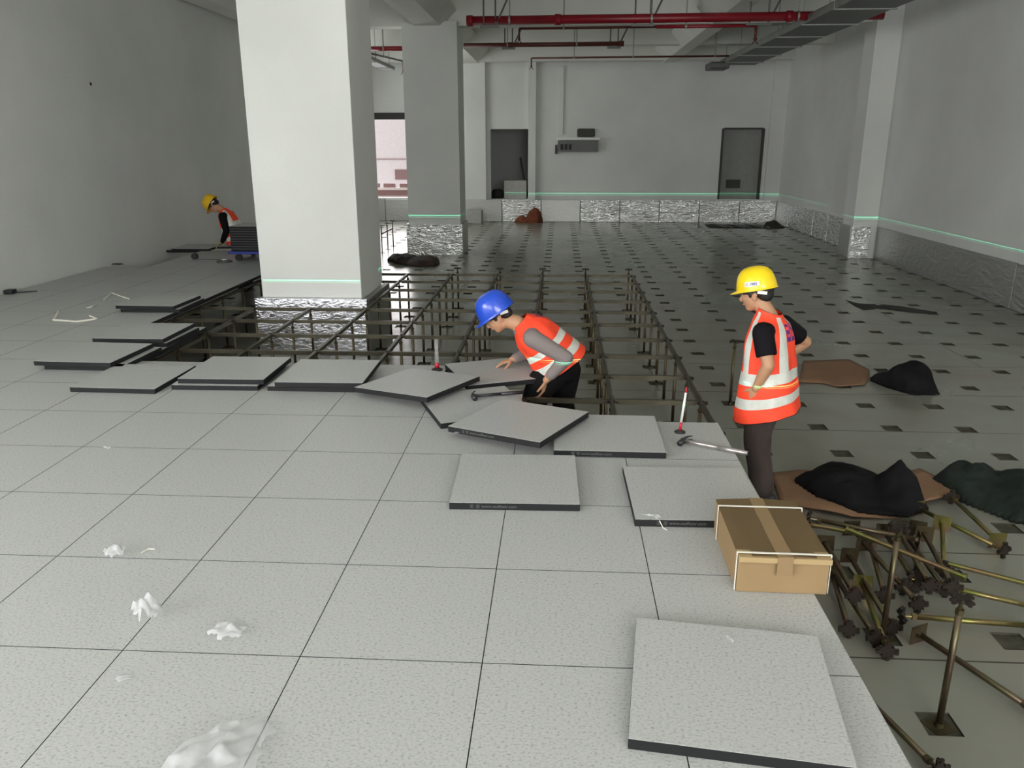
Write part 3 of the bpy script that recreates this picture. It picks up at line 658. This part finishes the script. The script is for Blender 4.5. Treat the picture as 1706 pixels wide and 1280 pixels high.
lying((1552, 1030), (1720, 1043), 'yellow tinted pedestal lying level behind the front upright one', .05, .05, 'zinc_green')
lying((1710, 1176), (1530, 1056), 'long lying pedestal crossing behind the front upright one, plate up', .045, .05, 'zinc')
lying((1527, 962), (1529, 880), 'loose pedestal with its diamond plate stood on edge in the pile', .045, .052, 'zinc')
lying((1573, 945), (1569, 872), 'loose pedestal with its bright green plate facing the viewer', .045, .052, 'zinc_green')
lying((1583, 826), (1662, 901), 'loose pedestal with its head on the long black bag heap', .06, .055, 'zinc_green')
lying((1634, 898), (1530, 847), 'loose pedestal leaning from the cardboard point to the plate', .05, .05, 'zinc_green')
lying((1445, 1165), (1400, 1120), 'dark pedestal head poking out from under the laid floor edge', .04, .04, 'zinc')
for hd, bs, a_, b_, lab in (((1420, 985), (1375, 905), .12, .10, 'upper lying pedestal nearest the long side of the carton'), ((1465, 1010), (1415, 925), .05, .10, 'lying pedestal sharing the dark head cluster left of the upright one in the pile'),
    ((1545, 968), (1495, 882), .10, .12, 'upper lying pedestal under the bright bar, right of the upright one'), ((1578, 960), (1540, 890), .10, .10, 'lying pedestal with its head under the end of the bright bar'),
    ((1512, 985), (1418, 880), .06, .10, 'long slanting pedestal running from the carton side to the head cluster'), ((1455, 885), (1530, 900), .13, .11, 'pedestal lying crosswise at the back of the pile by the cardboard')):
    lying(hd, bs, lab, a_, b_, 'zinc')
def loosebar(p, q, label, zp, zq, m='zinc_green'):
    a = on(*p, LOW+zp); b = on(*q, LOW+zq); bm = NB(); d = (b-a).normalized(); tube(bm, a, b, .013, .013, 10)
    for c, s in ((a, 1), (b, -1)): tube(bm, c+d*s*.004, c-d*s*.006, .022, .022, 10)
    tag(mk('loose_stringer', bm, M[m], smooth=False), label, 'stringer', 'loose stringers in the pile')
loosebar((1412, 882), (1608, 962), 'bright iridescent bar lying across the top of the pile', .16, .10)
loosebar((1344, 873), (1420, 887), 'short bright bar running out from behind the carton', .13, .14)
loosebar((1566, 936), (1715, 974), 'bright bar leaving the pile towards the edge of the sheeting', .05, .03)
# ------------------------------------------------------------------ tools and litter
def hammer(label, hp, tail, zh, zt, handle_m, claw=1):
    t = thing('hammer', label, 'hammer', hp); a = Vector((0, 0, 0)); d = Vector(tail)-Vector(hp); u = d.normalized(); s = u.cross(Vector((0, 0, 1))).normalized()
    bm = NB(); tube(bm, u*.01, d*.55, .0105, .010, 12); tube(bm, d*.55, d, .0125, .0125, 12); mk('handle', bm, M[handle_m], t, True)
    bm = NB(); tube(bm, -s*.012, s*.030, .014, .012, 12); tube(bm, s*.030, s*.052, .017, .017, 14); ball(bm, (0, 0, 0), .018, 2)
    for k in (-1, 1):
        pts = [Vector((0, 0, k*.005)), -s*.03+Vector((0, 0, k*.007)), -s*.055+u*.012+Vector((0, 0, k*.010)), -s*.072+u*.03+Vector((0, 0, k*.011))]
        for i in range(3): tube(bm, pts[i], pts[i+1], .009-.0022*i, .009-.0022*(i+1), 8)
    mk('claw_head', bm, M['darksteel'], t, True); return t
hammer('claw hammer with shiny metal handle reaching over the floor edge', (-.262, 2.035, .018), (.055, 1.86, .018), 0, 0, 'aluhandle')
hammer('dark claw hammer lying on the turned panel by the stooping worker', (-1.51, 2.68, .053), (-1.19, 2.78, .055), 0, 0, 'darksteel')
t = thing('marking_stick', 'thin red and white stick standing on a black suction foot', 'measuring stick', (-.254, 2.215, 0))
bm = NB(); lathe(bm, [(0, 0), (.03, 0), (.032, .006), (.016, .016), (0, .018)], 24); mk('suction_foot', bm, M['rubber'], t, True)
bm = NB(); tube(bm, (0, 0, .016), (.004, 0, .065), .009, .007, 12); mk('red_grip', bm, M['red_plastic'], t, True)
bm = NB(); tube(bm, (.004, 0, .065), (.02, 0, .245), .0075, .0065, 12); mk('stick', bm, M['white_plastic'], t, True)
bm = NB(); tube(bm, (.02, 0, .245), (.022, 0, .275), .007, .004, 12); mk('red_tip', bm, M['red_plastic'], t, True)
t = thing('suction_tube', 'clear tube standing on a dark and red suction foot at the floor edge', 'suction tool', (-1.865, 3.47, 0))
bm = NB(); lathe(bm, [(0, 0), (.04, 0), (.042, .006), (.02, .018), (0, .02)], 24); mk('suction_foot', bm, M['rubber'], t, True)
bm = NB(); tube(bm, (0, 0, .018), (0, 0, .055), .018, .014, 14); mk('red_grip', bm, M['red_plastic'], t, True)
bm = NB(); tube(bm, (0, 0, .055), (0, 0, .235), .016, .014, 14); mk('clear_tube', bm, M['glass'], t, True)
def scrap(label, x, y, sx, sy, h, seed, z0=0, ang=0, name='plastic_scrap', m='plastic', n=14):
    bm = NB(); g = {}
    for a in range(n+1):
        for b in range(n+1):
            u, v = a/n*2-1, b/n*2-1
            if u*u+v*v > 1+.35*noise.noise(Vector((u*2+seed, v*2, 5))): continue
            f = abs(noise.noise(Vector((u*1.7+seed, v*1.7, 0))))*1.5+abs(noise.noise(Vector((u*4+seed, v*4, 1))))*.4
            env = max(0, 1-(u*u+v*v))**.5
            g[a, b] = bm.verts.new((u*sx+.2*sx*noise.noise(Vector((u*3, v*3, seed))), v*sy+.2*sy*noise.noise(Vector((u*3, v*3, seed+9))), .0015+h*(f*.55+.35)*env))
    for (a, b) in list(g):
        q = [g.get((a, b)), g.get((a+1, b)), g.get((a+1, b+1)), g.get((a, b+1))]
        if all(q): bm.faces.new(q)
    for v_ in [v_ for v_ in bm.verts if not v_.link_faces]: bm.verts.remove(v_)
    o = mk(name, bm, M[m], smooth=True); sb = o.modifiers.new('soft', 'SUBSURF'); sb.levels = sb.render_levels = 1; o.location = (x, y, z0); o.rotation_euler = (0, 0, ang); return tag(o, label, 'plastic scrap')
scrap('small crumpled plastic scrap beside the short white thread', -2.775, .64, .05, .045, .05, 3)
scrap('crumpled white plastic scrap standing up between two seams, casting a long shadow', -2.42, .205, .055, .05, .11, 11)
scrap('nearly clear flat plastic scrap right of the standing white one', -2.09, .12, .07, .05, .045, 21)
scrap('tiny flat plastic flake in front of the standing scrap', -2.32, -.14, .03, .02, .006, 31)
scrap('large torn piece of clear film at the front edge of the floor', -1.89, -.47, .12, .19, .075, 41, ang=-.5, n=22)
scrap('tiny white flake farthest back on the open floor', -3.45, 1.79, .04, .012, .01, 51)
scrap('small white triangular chip on the large front panel', -.385, .13, .011, .024, .006, 61, z0=.035, ang=.3)
scrap('white plastic tag on the front edge of the panel by the carton', -.545, 1.03, .045, .012, .02, 71, z0=.035, ang=-.2)
scrap('white chip on the front edge of the tilted panel', -1.527, 1.955, .018, .014, .008, 81, z0=.066)
def strip(label, pts, r=.004, name='white_strap_piece', m='strap', cat='strap'):
    bm = NB(); polytube(bm, pts, r, 6); return tag(mk(name, bm, M[m]), label, cat)
on0 = lambda x, y, z=.004: on(x, y, z)
strip('short white thread lying beside a plastic scrap', [on0(236, 921), on0(247, 915), on0(257, 915)], .0025, 'white_thread', cat='thread')
strip('long bent white strap piece lying nearest the wall side of the floor', [on0(97, 519, .03), on0(92, 529, .012), on0(89, 533), on0(128, 536), on0(158, 532)], .009)
strip('tiny white strap piece at the tip of the long bent one', [on0(149, 526, .02), on0(161, 531)], .008)
strip('short pale strap piece between the long bent one and the peaked one', [on0(145, 513), on0(153, 511, .012), on0(161, 508)], .006)
strip('white strap piece bent to a peak beside the farthest panel pair', [on0(173, 500), on0(186, 488, .03), on0(205, 495, .02), on0(215, 498)], .007)
strip('white tag string hanging over the panel edge by the carton', [(-.53, 1.02, .037), (-.515, 1.003, .03), (-.50, .985, .004), (-.485, .965, .004)], .002, 'white_string', cat='string')
t = thing('wall_tool', 'small dark tool with a thin rod lying by the long wall', 'tool', (-7.13, 6.35, 0))
bm = NB(); box(bm, -.05, .05, -.05, .05, 0, .05); mk('tool_body', bm, M['darksteel'], t, bevel=.01)
bm = NB(); tube(bm, (.03, 0, .012), (.22, .14, .008), .008, .005, 8); mk('rod', bm, M['rubber'], t)
t = thing('tape_measure', 'dark tape measure with its blade out on the laid floor', 'tape measure', (-6.28, 9.2, 0))
bm = NB(); tube(bm, (0, -.03, .045), (0, .03, .045), .045, .045, 20); mk('case', bm, M['rubber'], t, bevel=.004)
bm = NB(); box(bm, .04, .38, -.012, .012, .001, .004); mk('blade', bm, M['darksteel'], t)
t = thing('cable_reel', 'small flat round reel lying before the blue trolley', 'reel', (-5.74, 8.96, 0))
bm = NB(); lathe(bm, [(.05, 0), (.11, 0), (.11, .02), (.06, .03), (.03, .03), (.03, 0)], 24); mk('reel_body', bm, M['galv_dark'], t, True)
bm = NB(); lathe(bm, [(0, .03), (.035, .03), (.03, .04), (0, .04)], 16); mk('hub', bm, M['white_plastic'], t, True)
scrap('small dark debris at the foot of the long wall by the trench', -7.12, 8.6, .09, .05, .03, 91, name='debris', m='rubber')
# trolley with a stack of panels behind the near column
t = thing('trolley', 'blue platform trolley parked behind the near column', 'trolley', (-5.15, 9.35, 0))
bm = NB(); box(bm, -.55, .55, -.35, .35, .105, .14); mk('platform', bm, M['trolley_blue'], t, bevel=.008)
bm = NB(); polytube(bm, [(.12, .33, .14), (.12, .33, .86), (.5, .33, .86), (.5, .33, .14)], .018, 10); mk('handle', bm, M['trolley_blue'], t)
for x, y in ((-.42, -.28), (.42, -.28), (-.42, .28), (.42, .28)):
    bm = NB(); tube(bm, (x, y-.018, .05), (x, y+.018, .05), .05, .05, 16); box(bm, x-.02, x+.02, y-.024, y-.02, .05, .105); box(bm, x-.02, x+.02, y+.02, y+.024, .05, .105); mk('wheel', bm, M['rubber'], t)
for k in range(10):
    q = loose('panel in the stack on the blue trolley, %s from the platform' % ORD[k], -5.36+.002*(k % 3), 9.34, .14+.0353*(k+1), .3*(k % 2)); q['group'] = 'floor panels stacked on the trolley'
# ------------------------------------------------------------------ people
def headm(c, f, u):
    f = Vector(f).normalized(); u = Vector(u); u = (u-f*u.dot(f)).normalized(); r = f.cross(u)
    return Matrix.Translation(Vector(c)) @ Matrix((r, f, u)).transposed().to_4x4()
def add_head(bm, T):
    def B(c, r, s=2):
        vs_ = ball(bm, (0, 0, 0), 1, s); bmesh.ops.transform(bm, matrix=T @ Matrix.Translation(c) @ Matrix.Diagonal((*r, 1)), verts=vs_)
    B((0, -.012, .045), (.074, .092, .085), 3); B((0, .022, -.01), (.064, .066, .085), 3); B((0, .045, -.068), (.040, .034, .030)); B((0, .0, -.045), (.056, .062, .052))
    B((0, .078, .022), (.046, .014, .010)); B((0, .095, -.014), (.011, .018, .020)); B((0, .086, .004), (.009, .014, .024))
    B((0, .082, -.046), (.022, .011, .008)); B((.03, .066, -.012), (.020, .016, .018)); B((-.03, .066, -.012), (.020, .016, .018))
    for s in (-1, 1): B((s*.074, -.004, -.002), (.008, .018, .029)); B((s*.078, -.012, .010), (.009, .013, .017))
def hand(bm, wrist, d, n, side, curl=.5, sc=1.0):
    d = Vector(d).normalized(); n = Vector(n); n = (n-d*n.dot(d)).normalized(); s = d.cross(n).normalized()*side
    W = Vector(wrist)
    for k, (o, a) in enumerate(((.0, 0), (.03, 0), (.06, 0))):
        ball(bm, W+d*(o+.012)*sc, (.031*sc if k else .026*sc, .022*sc, .014*sc), 2, Matrix((s, d, n)).transposed())
    ball(bm, W+d*.045*sc, (.036*sc, .042*sc, .0145*sc), 2, Matrix((s, d, n)).transposed())
    Ls = [(.040, .024, .019), (.044, .028, .021), (.041, .026, .020), (.032, .020, .017)]
    for k in range(4):
        p = W+(d*(.084-abs(k-1)*.003)+s*(.027-k*.018))*sc; a = curl*.35; r = .0088 if k < 3 else .0078; pts = [(p, r*sc)]
        dirv = d
        for q, L in enumerate(Ls[k]):
            ang = curl*(.5+.55*q)+.08*k; dirv = (d*math.cos(ang)+n*math.sin(ang)); p = p+dirv*L*sc; r -= .0009; pts.append((p, r*sc))
        chain(bm, pts, 1, 8)
    p = W+(d*.018+s*.026+n*.004)*sc; dirs = [(d*.55+s*.75+n*.25), (d*.8+s*.4+n*.4), (d*.9+s*.1+n*.45)]
    pts = [(p, .012*sc)]
    for q, L in enumerate((.032, .028, .022)): p = p+dirs[q].normalized()*L*sc; pts.append((p, (.0108-.0012*q)*sc))
    chain(bm, pts, 1, 8)
def remesh(o, vox, sm=6, fac=.6):
    r = o.modifiers.new('merge', 'REMESH'); r.mode = 'VOXEL'; r.voxel_size = vox; r.use_smooth_shade = True
    s = o.modifiers.new('soften', 'SMOOTH'); s.iterations = sm; s.factor = fac
def cr(P, t):
    n = len(P)-1; x = t*n; i = min(int(x), n-1); f = x-i
    g = lambda k: P[max(0, min(n, k))]
    return [0.5*((2*b)+(-a+c)*f+(2*a-5*b+4*c-d)*f*f+(-a+3*b-3*c+d)*f**3) for a, b, c, d in zip(g(i-1), g(i), g(i+1), g(i+2))]
GLYPH = ["#####.#..#.#####", "#...#.####.#.#.#", "#####..##..#####", "#.#.#.#..#..#.#.", "#####.####.##.##"]
def vest(parent, rings, bands, strips, hem=None, wr=.006, seed=0, text=None):
    # rings: (y, z, pitch_deg, a, b, x); angle 90 = chest, 270 = back
    NT, NA = 110, 144; bm = NB(); rows = []
    for i in range(NT+1):
        y, z, ph, a, b, x = cr(rings, i/NT); ph = math.radians(ph); row = []
        for k in range(NA):
            th = 2*PI*k/NA; c, s = math.cos(th), math.sin(th); e = 2.3
            rad = 1/((abs(c)**e+abs(s)**e)**(1/e))
            fold = wr*(math.sin(th*7+seed+i*.05)*.5+noise.noise(Vector((th*2.2+seed, i*.06, seed)))*1.4)*min(1, (1.15-i/NT)*1.5)
            px = x+c*rad*(a+fold); py = s*rad*(b+fold)
            dz = hem(th)*max(0, 1-i/NT*1.9) if hem else 0
            row.append(bm.verts.new((px, y+py*math.cos(ph)+dz*math.sin(ph), z-py*math.sin(ph)+dz*math.cos(ph))))
        rows.append(row)
    for i in range(NT):
        t = (i+.5)/NT
        for k in range(NA):
            f = bm.faces.new((rows[i][k], rows[i][(k+1) % NA], rows[i+1][(k+1) % NA], rows[i+1][k])); dg = (k+.5)*360/NA; mi = 0
            for b0, b1 in bands:
                if b0 <= t <= b1: mi = 1
            for s0, s1, t0, t1 in strips:
                if s0 <= dg <= s1 and t0 <= t <= t1: mi = 1
            if text:
                for (a0, a1, t0, t1) in text:
                    if a0 <= dg < a1 and t0 <= t < t1:
                        gx = int((dg-a0)/(a1-a0)*16); gy = int((t1-t)/(t1-t0)*5)
                        if GLYPH[min(4, gy)][min(15, gx)] == '#': mi = 2
            if abs(dg-90) < 1.3 or i == 0 or i == NT-1: mi = 3
            f.material_index = mi
    me = bpy.data.meshes.new('safety_vest'); bmesh.ops.recalc_face_normals(bm, faces=bm.faces); bm.to_mesh(me); bm.free()
    o = fin('safety_vest', me, [M['orange'], M['reflect'], M['blue_print'], M['black_trim']], parent, True)
    s = o.modifiers.new('cloth_thickness', 'SOLIDIFY'); s.thickness = .004; s.offset = 0
    o['label'] = 'orange red vest with reflective bands'; return o
def helmet(parent, T, m, sticker=None, sc=1.0):
    n = 48; bm = NB(); rows = []
    prof = [(1.0, -.006), (1.0, .004), (.985, .02), (.955, .045), (.90, .072), (.81, .098), (.68, .119), (.5, .134), (.28, .142), (.0001, .145)]
    for q, (r, z) in enumerate(prof):
        row = []
        for k in range(n):
            th = 2*PI*k/n; c, s = math.cos(th), math.sin(th)
            ridge = .004*math.exp(-((c*r)/.16)**2)*(1 if q > 3 else 0)
            row.append(bm.verts.new((c*.112*r*sc, (s*.137*r-.008)*sc, (z+ridge)*sc)))
        rows.append(row)
    for a, b in zip(rows, rows[1:]):
        for k in range(n): bm.faces.new((a[k], a[(k+1) % n], b[(k+1) % n], b[k]))
    bm.faces.new(rows[-1])
    # brim: short all round, long visor at the front
    out = []
    for k in range(n):
        th = 2*PI*k/n; c, s = math.cos(th), math.sin(th); e = .007+max(0, s)**3*.042
        out.append(bm.verts.new((c*(.112+e*.7)*sc, (s*(.137+e)-.008)*sc, (-.010-max(0, s)**3*.012)*sc)))
    for k in range(n): bm.faces.new((rows[0][k], out[k], out[(k+1) % n], rows[0][(k+1) % n]))
    bmesh.ops.transform(bm, matrix=T @ Matrix.Translation((0, 0, .048)), verts=bm.verts)
    o = mk('hard_hat', bm, m, parent, True); so = o.modifiers.new('shell', 'SOLIDIFY'); so.thickness = .003
    bm = NB(); lathe(bm, [(.078, .0), (.081, .0), (.081, .022), (.078, .022)], 32); bmesh.ops.transform(bm, matrix=T @ Matrix.Translation((0, -.012, .018)) @ Matrix.Diagonal((1.0, 1.22, 1, 1)), verts=bm.verts)
    h = mk('harness', bm, M['rubber'], o)
    for s in (-1, 1):
        bm = NB(); bar(bm, (s*.082, -.03, .028), (s*.07, -.085, .012), .004, .020, (0, 0, 1))
        bmesh.ops.transform(bm, matrix=T, verts=bm.verts); mk('harness_clip', bm, M['white_plastic'], o)
    if sticker:
        bm = NB(); N = 14; rr = []
        for i in range(N+1):
            th = math.radians(160+40*i/N); rr.append([bm.verts.new(T @ Vector((math.cos(th)*.112*q*1.006, math.sin(th)*.137*q*1.006-.008, .048+z))) for q, z in ((.985, .022), (.945, .050))])
        for a, b in zip(rr, rr[1:]): bm.faces.new((a[0], b[0], b[1], a[1]))
        mk('sticker', bm, M['white_plastic'], o, True)
        st = text_mesh('sticker_text', sticker, .024, M['text_violet'], o, T @ Matrix.Translation((-.1125, -.008, .083)) @ Matrix.Rotation(-PI/2, 4, 'Z') @ Matrix.Rotation(PI/2-.32, 4, 'X'))
    return o
def hair(parent, T, back=True):
    bm = NB()
    def B(c, r): vs_ = ball(bm, (0, 0, 0), 1, 3); bmesh.ops.transform(bm, matrix=T @ Matrix.Translation(c) @ Matrix.Diagonal((*r, 1)), verts=vs_)
    B((0, -.026, .046), (.0805, .090, .080)); B((0, -.055, -.002), (.062, .052, .050))
    for s in (-1, 1): B((s*.071, .022, .022), (.008, .012, .030))
    o = mk('hair', bm, M['hair'], parent); remesh(o, .005, 3); return o
def face_bits(parent, T):
    for s in (-1, 1):
        bm = NB(); vs_ = ball(bm, (0, 0, 0), .0105, 2); bmesh.ops.transform(bm, matrix=T @ Matrix.Translation((s*.030, .0715, .004)), verts=vs_); e = mk('eye', bm, M['eye'], parent, True)
        bm = NB(); vs_ = ball(bm, (0, 0, 0), .0052, 1); bmesh.ops.transform(bm, matrix=T @ Matrix.Translation((s*.030, .0785, .003)), verts=vs_); mk('iris', bm, M['iris'], e, True)
        bm = NB(); vs_ = ball(bm, (0, 0, 0), 1, 2); bmesh.ops.transform(bm, matrix=T @ Matrix.Translation((s*.031, .083, .022)) @ Matrix.Diagonal((.018, .006, .004, 1)), verts=vs_); mk('eyebrow', bm, M['hair'], parent, True)
    bm = NB(); vs_ = ball(bm, (0, 0, 0), 1, 2); bmesh.ops.transform(bm, matrix=T @ Matrix.Translation((0, .089, -.046)) @ Matrix.Diagonal((.020, .006, .006, 1)), verts=vs_); mk('mouth', bm, M['lip'], parent, True)
def person(label, loc, rz, D):
    t = thing('person', label, 'person', loc, (0, 0, math.radians(rz)))
    T = headm(D['head'], D['hf'], D['hu']); Hc = Vector(D['head'])
    bm = NB(); add_head(bm, T); neck = Vector(D['neck'])
    tube(bm, T @ Vector((0, -.012, -.03)), neck, .050, .056, 16); ball(bm, neck, .056)
    pel, ch = Vector(D['pelvis']), Vector(D['chest'])
    ball(bm, pel, (.12, .085, .09)); ball(bm, ch, (.15, .095, .13)); tube(bm, pel, ch, .095, .11, 16); tube(bm, ch, neck, .10, .055, 16)
    for s in D['arms']:
        chain(bm, [(Vector(s['sh']), .05), (Vector(s['el']), .038), (Vector(s['el']).lerp(Vector(s['wr']), .35), .037), (Vector(s['wr']), .026)])
        tube(bm, ch+Vector((0, 0, .05)), s['sh'], .06, .05, 12)
        if not D.get('glove'): hand(bm, s['wr'], s['hd'], s['hn'], s['side'], s.get('curl', .6))
    for L in D['legs']: chain(bm, [(pel.lerp(Vector(L['hip']), .7), .07), (Vector(L['hip']), .068), (Vector(L['kn']), .048), (Vector(L['kn']).lerp(Vector(L['an']), .3), .050), (Vector(L['an']), .036)])
    b = mk('body', bm, M['skin'], t); remesh(b, .0048, 4, .5)
    face_bits(t, T); hair(t, T); helmet(t, T, D['helmet'], D.get('sticker'), D.get('hs', 1))
    bm = NB(); ball(bm, ch, (.178, .112, .15)); ball(bm, pel+Vector((0, 0, .04)), (.135, .095, .09)); tube(bm, pel+Vector((0, 0, .04)), ch, .10, .13, 16); tube(bm, ch, neck-(neck-ch)*.12, .12, .070, 16)
    for s in D['arms']:
        sh, el, wr_ = Vector(s['sh']), Vector(s['el']), Vector(s['wr']); tube(bm, ch+Vector((0, 0, .05)), sh, .075, .066, 14)
        if D['sleeve'] == 'short': e = sh.lerp(el, .72); tube(bm, sh, e, .066, .064, 16); ball(bm, sh, .066)
        else:
            e = el.lerp(wr_, D.get('sl', .8)); chain(bm, [(sh, .066), (el, .052), (e, .040)])
    o = mk('shirt', bm, D['shirt'], t); remesh(o, .008, 5)
    bm = NB(); ball(bm, pel+Vector((0, 0, .02)), (.165, .135, .12))
    for L in D['legs']:
        h_, k_, a_ = Vector(L['hip']), Vector(L['kn']), Vector(L['an']); chain(bm, [(pel.lerp(h_, .6), .12), (h_, .112), (h_.lerp(k_, .5), .10), (k_, .082), (k_.lerp(a_, .4), .080), (a_+(k_-a_)*.06, .070)])
    o = mk('trousers', bm, D['pants'], t); remesh(o, .010, 6)
    for L in D['legs']:
        a_ = Vector(L['an']); fd = Vector(L.get('ft', (0, 1, 0))).normalized(); zf = D.get('zf', 0); bm = NB()
        hv = Vector((a_.x, a_.y, zf+.045))
        chain(bm, [(hv-fd*.05, .042), (hv+fd*.02, .044), (Vector((hv.x, hv.y, zf+.036))+fd*.09, .034), (Vector((hv.x, hv.y, zf+.030))+fd*.15, .026)]); chain(bm, [(hv, .040), (a_+Vector((0, 0, .0)), .042)])
        o = mk('shoe', bm, M['shoe'], t); remesh(o, .007, 4)
    if D.get('glove'):
        for s in D['arms']:
            bm = NB(); hand(bm, s['wr'], s['hd'], s['hn'], s['side'], s.get('curl', .6), 1.12); tube(bm, Vector(s['wr'])-Vector(s['hd']).normalized()*.05, s['wr'], .034, .03, 14); o = mk('glove', bm, M['glove'], t); remesh(o, .006, 3)
    vest(t, D['vest'], D['bands'], D['strips'], D.get('hem'), D.get('wr', .006), D.get('seed', 0), D.get('text'))
    return t
# the standing worker
person('person in a yellow helmet and black t-shirt standing on the slab, hands on hips', (.345, 2.80, LOW), 60, dict(
    head=(.022, .092, 1.345), hf=(-.05, 1, -.22), hu=(0, .2, 1), neck=(.02, .0, 1.215), pelvis=(.02, -.03, .78), chest=(.02, -.02, 1.05), helmet=M['helmet_yellow'], sticker='C-7882', hs=.92,
    arms=[dict(sh=(-.165, -.02, 1.155), el=(-.215, -.085, .965), wr=(-.185, -.015, .80), hd=(.15, .22, -1), hn=(1, .1, .1), side=-1, curl=.55),
          dict(sh=(.205, -.04, 1.14), el=(.385, -.155, 1.0), wr=(.25, .0, .86), hd=(-.6, .55, -.3), hn=(-.5, -.2, -.6), side=1, curl=.4)],
    legs=[dict(hip=(-.08, -.04, .75), kn=(-.09, -.02, .42), an=(-.09, -.10, .085)), dict(hip=(.10, -.03, .75), kn=(.11, .02, .42), an=(.12, -.0, .085))],
    sleeve='short', shirt=M['black_tee'], pants=M['purple_trouser'],
    vest=[(-.04, .625, 0, .215, .20, .02), (-.035, .72, 0, .212, .185, .02), (-.03, .82, 0, .205, .17, .02), (-.025, .92, 0, .195, .155, .02), (-.02, 1.03, -2, .19, .145, .02), (-.02, 1.12, -4, .18, .13, .02), (-.015, 1.18, -6, .14, .11, .02), (-.008, 1.225, -12, .09, .085, .02), (-.002, 1.26, -16, .072, .075, .02)],
    bands=[(.11, .185), (.275, .355)], strips=[(222, 246, .35, .93), (134, 152, .35, .93), (294, 318, .35, .93), (28, 46, .35, .93)],
    hem=lambda th: -.04+.06*math.cos(th-math.radians(285)), seed=2, text=[(248, 292, .58, .80)]))
# the stooping worker
person('person in a blue helmet and grey shirt stooping over the loose panels', (-.93, 3.35, LOW), 95, dict(
    head=(.03, .462, 1.085), hf=(0, .83, -.56), hu=(0, .56, .83), neck=(.02, .335, 1.045), pelvis=(0, .02, .70), chest=(.01, .20, .93), helmet=M['helmet_blue'],
    arms=[dict(sh=(-.165, .235, .975), el=(-.215, .0, .845), wr=(-.19, .135, .68), hd=(.05, .25, -1), hn=(.2, .9, .2), side=-1, curl=.7),
          dict(sh=(.185, .25, .96), el=(.23, .25, .76), wr=(.17, .36, .735), hd=(-.1, .9, -.25), hn=(0, -.2, -1), side=1, curl=.5)],
    legs=[dict(hip=(-.09, .15, .64), kn=(-.09, .245, .42), an=(-.08, .20, .085)), dict(hip=(.09, -.03, .68), kn=(.10, -.01, .42), an=(.10, -.10, .085))],
    sleeve='long', sl=.78, shirt=M['grey_shirt'], pants=M['black_trouser'],
    vest=[(.02, .735, 34, .205, .215, 0), (.065, .805, 37, .20, .19, 0), (.115, .865, 40, .19, .168, .005), (.165, .92, 42, .185, .155, .01), (.215, .97, 43, .18, .145, .01), (.255, 1.01, 44, .15, .12, .01), (.285, 1.035, 46, .105, .09, .015), (.31, 1.06, 48, .07, .068, .02)],
    bands=[(.10, .19), (.30, .39)], strips=[], hem=None, wr=.007, seed=5, text=[(255, 285, .66, .80)]))
# the worker at the far wall
person('person in an amber helmet and black sleeves bending at the long wall', (-6.0, 10.5, LOW), 90, dict(
    head=(0, .475, 1.325), hf=(0, .55, -.83), hu=(0, .83, .55), neck=(0, .365, 1.27), pelvis=(0, .10, .80), chest=(0, .26, 1.10), helmet=M['helmet_amber'], glove=True,
    arms=[dict(sh=(-.17, .285, 1.17), el=(-.215, .225, .945), wr=(-.16, .33, .775), hd=(0, .8, -.45), hn=(0, -.3, -1), side=-1, curl=.6),
          dict(sh=(.17, .285, 1.17), el=(.215, .27, .945), wr=(.14, .38, .775), hd=(0, .8, -.4), hn=(0, -.3, -1), side=1, curl=.6)],
    legs=[dict(hip=(-.09, .09, .76), kn=(-.10, .16, .43), an=(-.10, .02, .085)), dict(hip=(.09, .09, .76), kn=(.10, .14, .43), an=(.10, .06, .085))],
    sleeve='long', sl=.95, shirt=M['black_tee'], pants=M['black_trouser'],
    vest=[(.13, .74, 12, .19, .18, 0), (.17, .85, 20, .185, .17, 0), (.21, .95, 26, .18, .155, 0), (.25, 1.05, 30, .175, .145, 0), (.29, 1.14, 34, .165, .13, 0), (.325, 1.20, 38, .12, .10, 0), (.35, 1.245, 42, .07, .07, 0)],
    bands=[(.10, .18), (.36, .46)], strips=[(200, 230, .4, .9), (310, 340, .4, .9)], seed=8))
